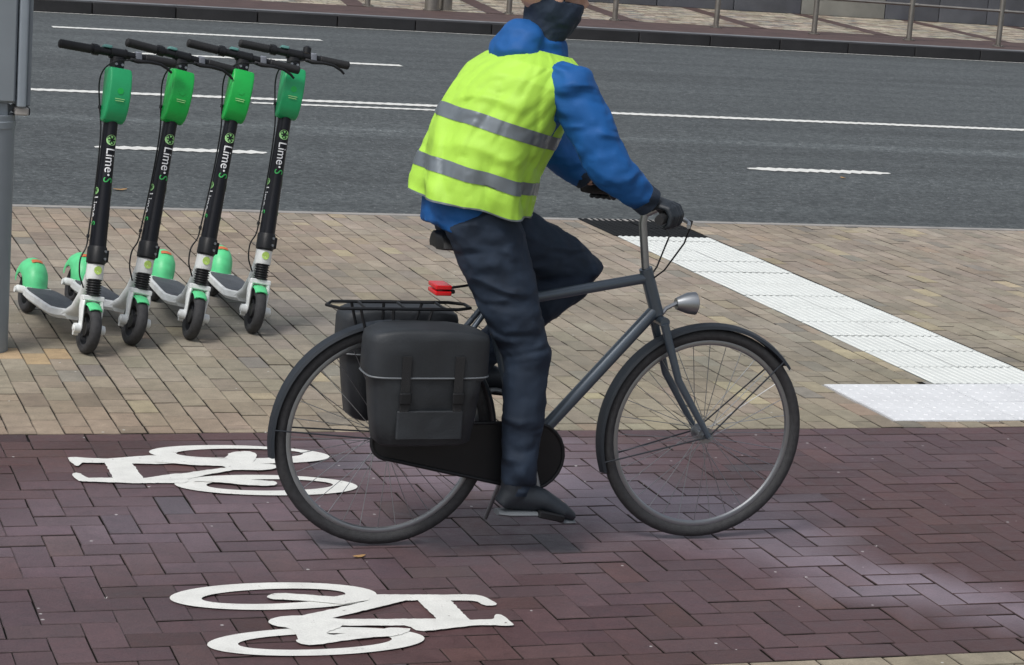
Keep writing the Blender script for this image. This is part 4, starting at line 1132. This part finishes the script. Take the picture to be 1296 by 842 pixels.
# gloves, shoes
for i, s in enumerate((-1, 1)):
    gl = MB(); hand(gl, s, .0022); gl.tube([WRI[i]+Vector((-.012, 0, .004)), WRI[i]+Vector((.015, 0, -.004)), Vector((.24, (1 if i else -1)*.245, 1.10))], [.033, .032, .028], 14)
    remesh(gl, 'glove', MT['shoe'], rd, vox=.0045, smooth_it=1)
for i, (tx, tz) in enumerate(((.115, -.062), (.125, -.045))):
    f = AN[i]; td = Vector((tx, 0, tz)); m_ = MB()
    m_.tube([f+Vector((-.008, 0, -.02)), f+(KN[i]-f)*.22], [.044, .047], 18); m_.build('sock', MT['navy'], rd); m_ = MB()
    m_.tube([f+Vector((-.055, 0, -.055)), f+Vector((-.035, 0, -.030)), f+Vector((.02, 0, -.030)), f+td*.7, f+td*1.25, f+td*1.6], [(.030, .022), (.037, .042), (.040, .046), (.044, .034), (.043, .026), (.022, .014)], 20, flat=(0, 0, 1))
    m_.tube([f+Vector((-.012, 0, -.03)), f+Vector((-.010, 0, .02))], [.042, .046], 16)
    so = remesh(m_, 'shoe', MT['shoe'], rd, vox=.005, smooth_it=3)
    m_ = MB(); m_.tube([f+Vector((-.065, 0, -.078)), f+Vector((-.03, 0, -.080)), f+td*.7+Vector((0, 0, -.036)), f+td*1.25+Vector((0, 0, -.028)), f+td*1.62+Vector((0, 0, -.012))], [(.028, .008), (.038, .010), (.046, .010), (.045, .010), (.020, .006)], 16, flat=(0, 0, 1)); m_.build('sole', MT['bag_edge'], so)
# hi-vis vest: open shell, loose and flared at the back
VR = [(-.225, 1.045, .182, .222), (-.222, 1.09, .180, .220), (-.21, 1.15, .178, .214), (-.192, 1.22, .176, .212), (-.165, 1.29, .174, .218), (-.13, 1.36, .168, .224), (-.092, 1.42, .158, .228), (-.058, 1.465, .136, .205), (-.045, 1.49, .110, .150), (-.042, 1.508, .090, .100)]
def vest_ring(q, extra=0, n=144):
    q = q*(len(VR)-1); i = min(int(q), len(VR)-2); f = q-i
    x, z, a, b = [VR[i][k]*(1-f)+VR[i+1][k]*f for k in range(4)]
    out = []
    zz = z
    for k in range(n):
        t = 2*pi*k/n; p = .92; am = max(0, 1.15-q/7)
        fold = .010*am*sin(5*t+1.3+q*.5)+.007*am*sin(9*t+q*1.1)+.014*noise.noise(Vector((cos(t)*1.7, sin(t)*1.7, z*5)))+.006*noise.noise(Vector((cos(t)*5, sin(t)*5, z*16)))-.030*max(0, .16-abs(noise.noise(Vector((cos(t)*2.6+z*2, sin(t)*2.6, z*5+3)))))-.022*max(0, .14-abs(noise.noise(Vector((cos(t)*4+9, sin(t)*4-z*3, z*8)))))
        X = (a+fold+extra)*math.copysign(abs(cos(t))**p, cos(t)); Y = (b+fold+extra)*math.copysign(abs(sin(t))**p, sin(t))
        tl_ = R(9)+R(6)*(1-abs(1-q/5))
        out.append(Vector((x+X*cos(tl_), Y, zz-X*sin(tl_)+.012*am*noise.noise(Vector((cos(t)*2, sin(t)*2, z*3+7))))))
    return out
def vest_shell(q0, q1, rows, extra=0, th=.003):
    out = [vest_ring(q0+(q1-q0)*k/rows, extra) for k in range(rows+1)]; inn = [vest_ring(q1+(q0-q1)*k/rows, extra-th) for k in range(rows+1)]
    m_ = MB(); m_.loft(out+inn, closed=True); return m_
vo_ = vest_shell(0, 1, 110).build('hi_vis_vest', MT['vest'], rd, angle=80)
vest_shell(.405, .465, 8, .0022, .002).build('reflective_band', MT['reflect'], vo_, angle=80)
vest_shell(.165, .235, 8, .0022, .002).build('reflective_band', MT['reflect'], vo_, angle=80)
vest_shell(0, .012, 2, .0022, .0045).build('hem_binding', MT['reflect'], vo_, angle=80)
# cuffs of the jacket
for i in (0, 1):
    m_ = MB(); w_, e = WRI[i], EL[i]; d = (w_-e).normalized()
    m_.tube([w_-d*.022, w_-d*.018, w_+d*.012, w_+d*.016], [.040, .0455, .0455, .040], 20); m_.build('cuff', MT['navy'], jkt)
# collar, neck warmer and helmet
m_ = MB(); m_.tube([(-.05, 0, 1.50), (-.045, 0, 1.55), (-.030, 0, 1.585), (-.015, 0, 1.625), (-.010, 0, 1.66)], [.070, .066, .076, .088, .090], 24)
remesh(m_, 'neck_warmer', MT['navy'], rd, vox=.005, smooth_it=8, disp=((.012, .045, 'a'),))
m_ = MB(); rings = []
for k in range(13):
    a = R(-6)+R(94)*k/12; rings.append([HC_+Vector((-.012+.132*cos(a)*cos(2*pi*j/40), .096*cos(a)*sin(2*pi*j/40), .030+.108*sin(a))) for j in range(40)])
m_.loft(rings); hm = m_.build('helmet', MT['helmet'], rd)
m_ = MB()
for y in (-.05, -.018, .018, .05):
    m_.tube([HC_+Vector((.10*cos(a)-.012, y, .034+.110*sin(a)*math.sqrt(max(0, 1-(y/.096)**2)))) for a in [R(35+12*k) for k in range(9)]], [(.009, .003)]*9, 8, flat=(0, 0, 1))
m_.build('vent', MT['dark_gap'], hm)
m_ = MB()
for s in (-1, 1): m_.tube([HC_+Vector((.0, s*.088, .02)), HC_+Vector((.012, s*.074, -.06)), HC_+Vector((.035, s*.02, -.112))], [(.007, .002)]*3, 6)
m_.build('chin_strap', MT['grip'], hm)

# ------------------------------------------------------------------ small litter: leaves and grit lying about
lv = []
def leaf(px, py, z, lab, s=.03):
    m_ = MB(); q = g(px, py, z); a = random.uniform(0, 6.28); pts = []
    for k in range(10):
        t = 2*pi*k/10; rr = s*(1-.45*abs(sin(t)))*(1+random.uniform(-.12, .12)); pts.append((rr*cos(t), rr*sin(t)*.7))
    top = [Vector((x*cos(a)-y*sin(a), x*sin(a)+y*cos(a), .004+.25*abs(x)*.5)) for x, y in pts]
    m_.loft([top, [p+Vector((0, 0, .0012)) for p in top]])
    o = m_.build('leaf', MT['leaf']); o.location = q; tag(o, lab, 'leaf', 'dry leaves lying on road and track')
leaf(152, 241, -.03, 'dry tan leaf on the road behind the two left scooters', .05)
leaf(1067, 226, -.03, 'dry orange leaf on the road below the short white dash at right', .04)
leaf(455, 706, 0, 'small dry leaf on the dark bricks between the two bicycle symbols', .022)
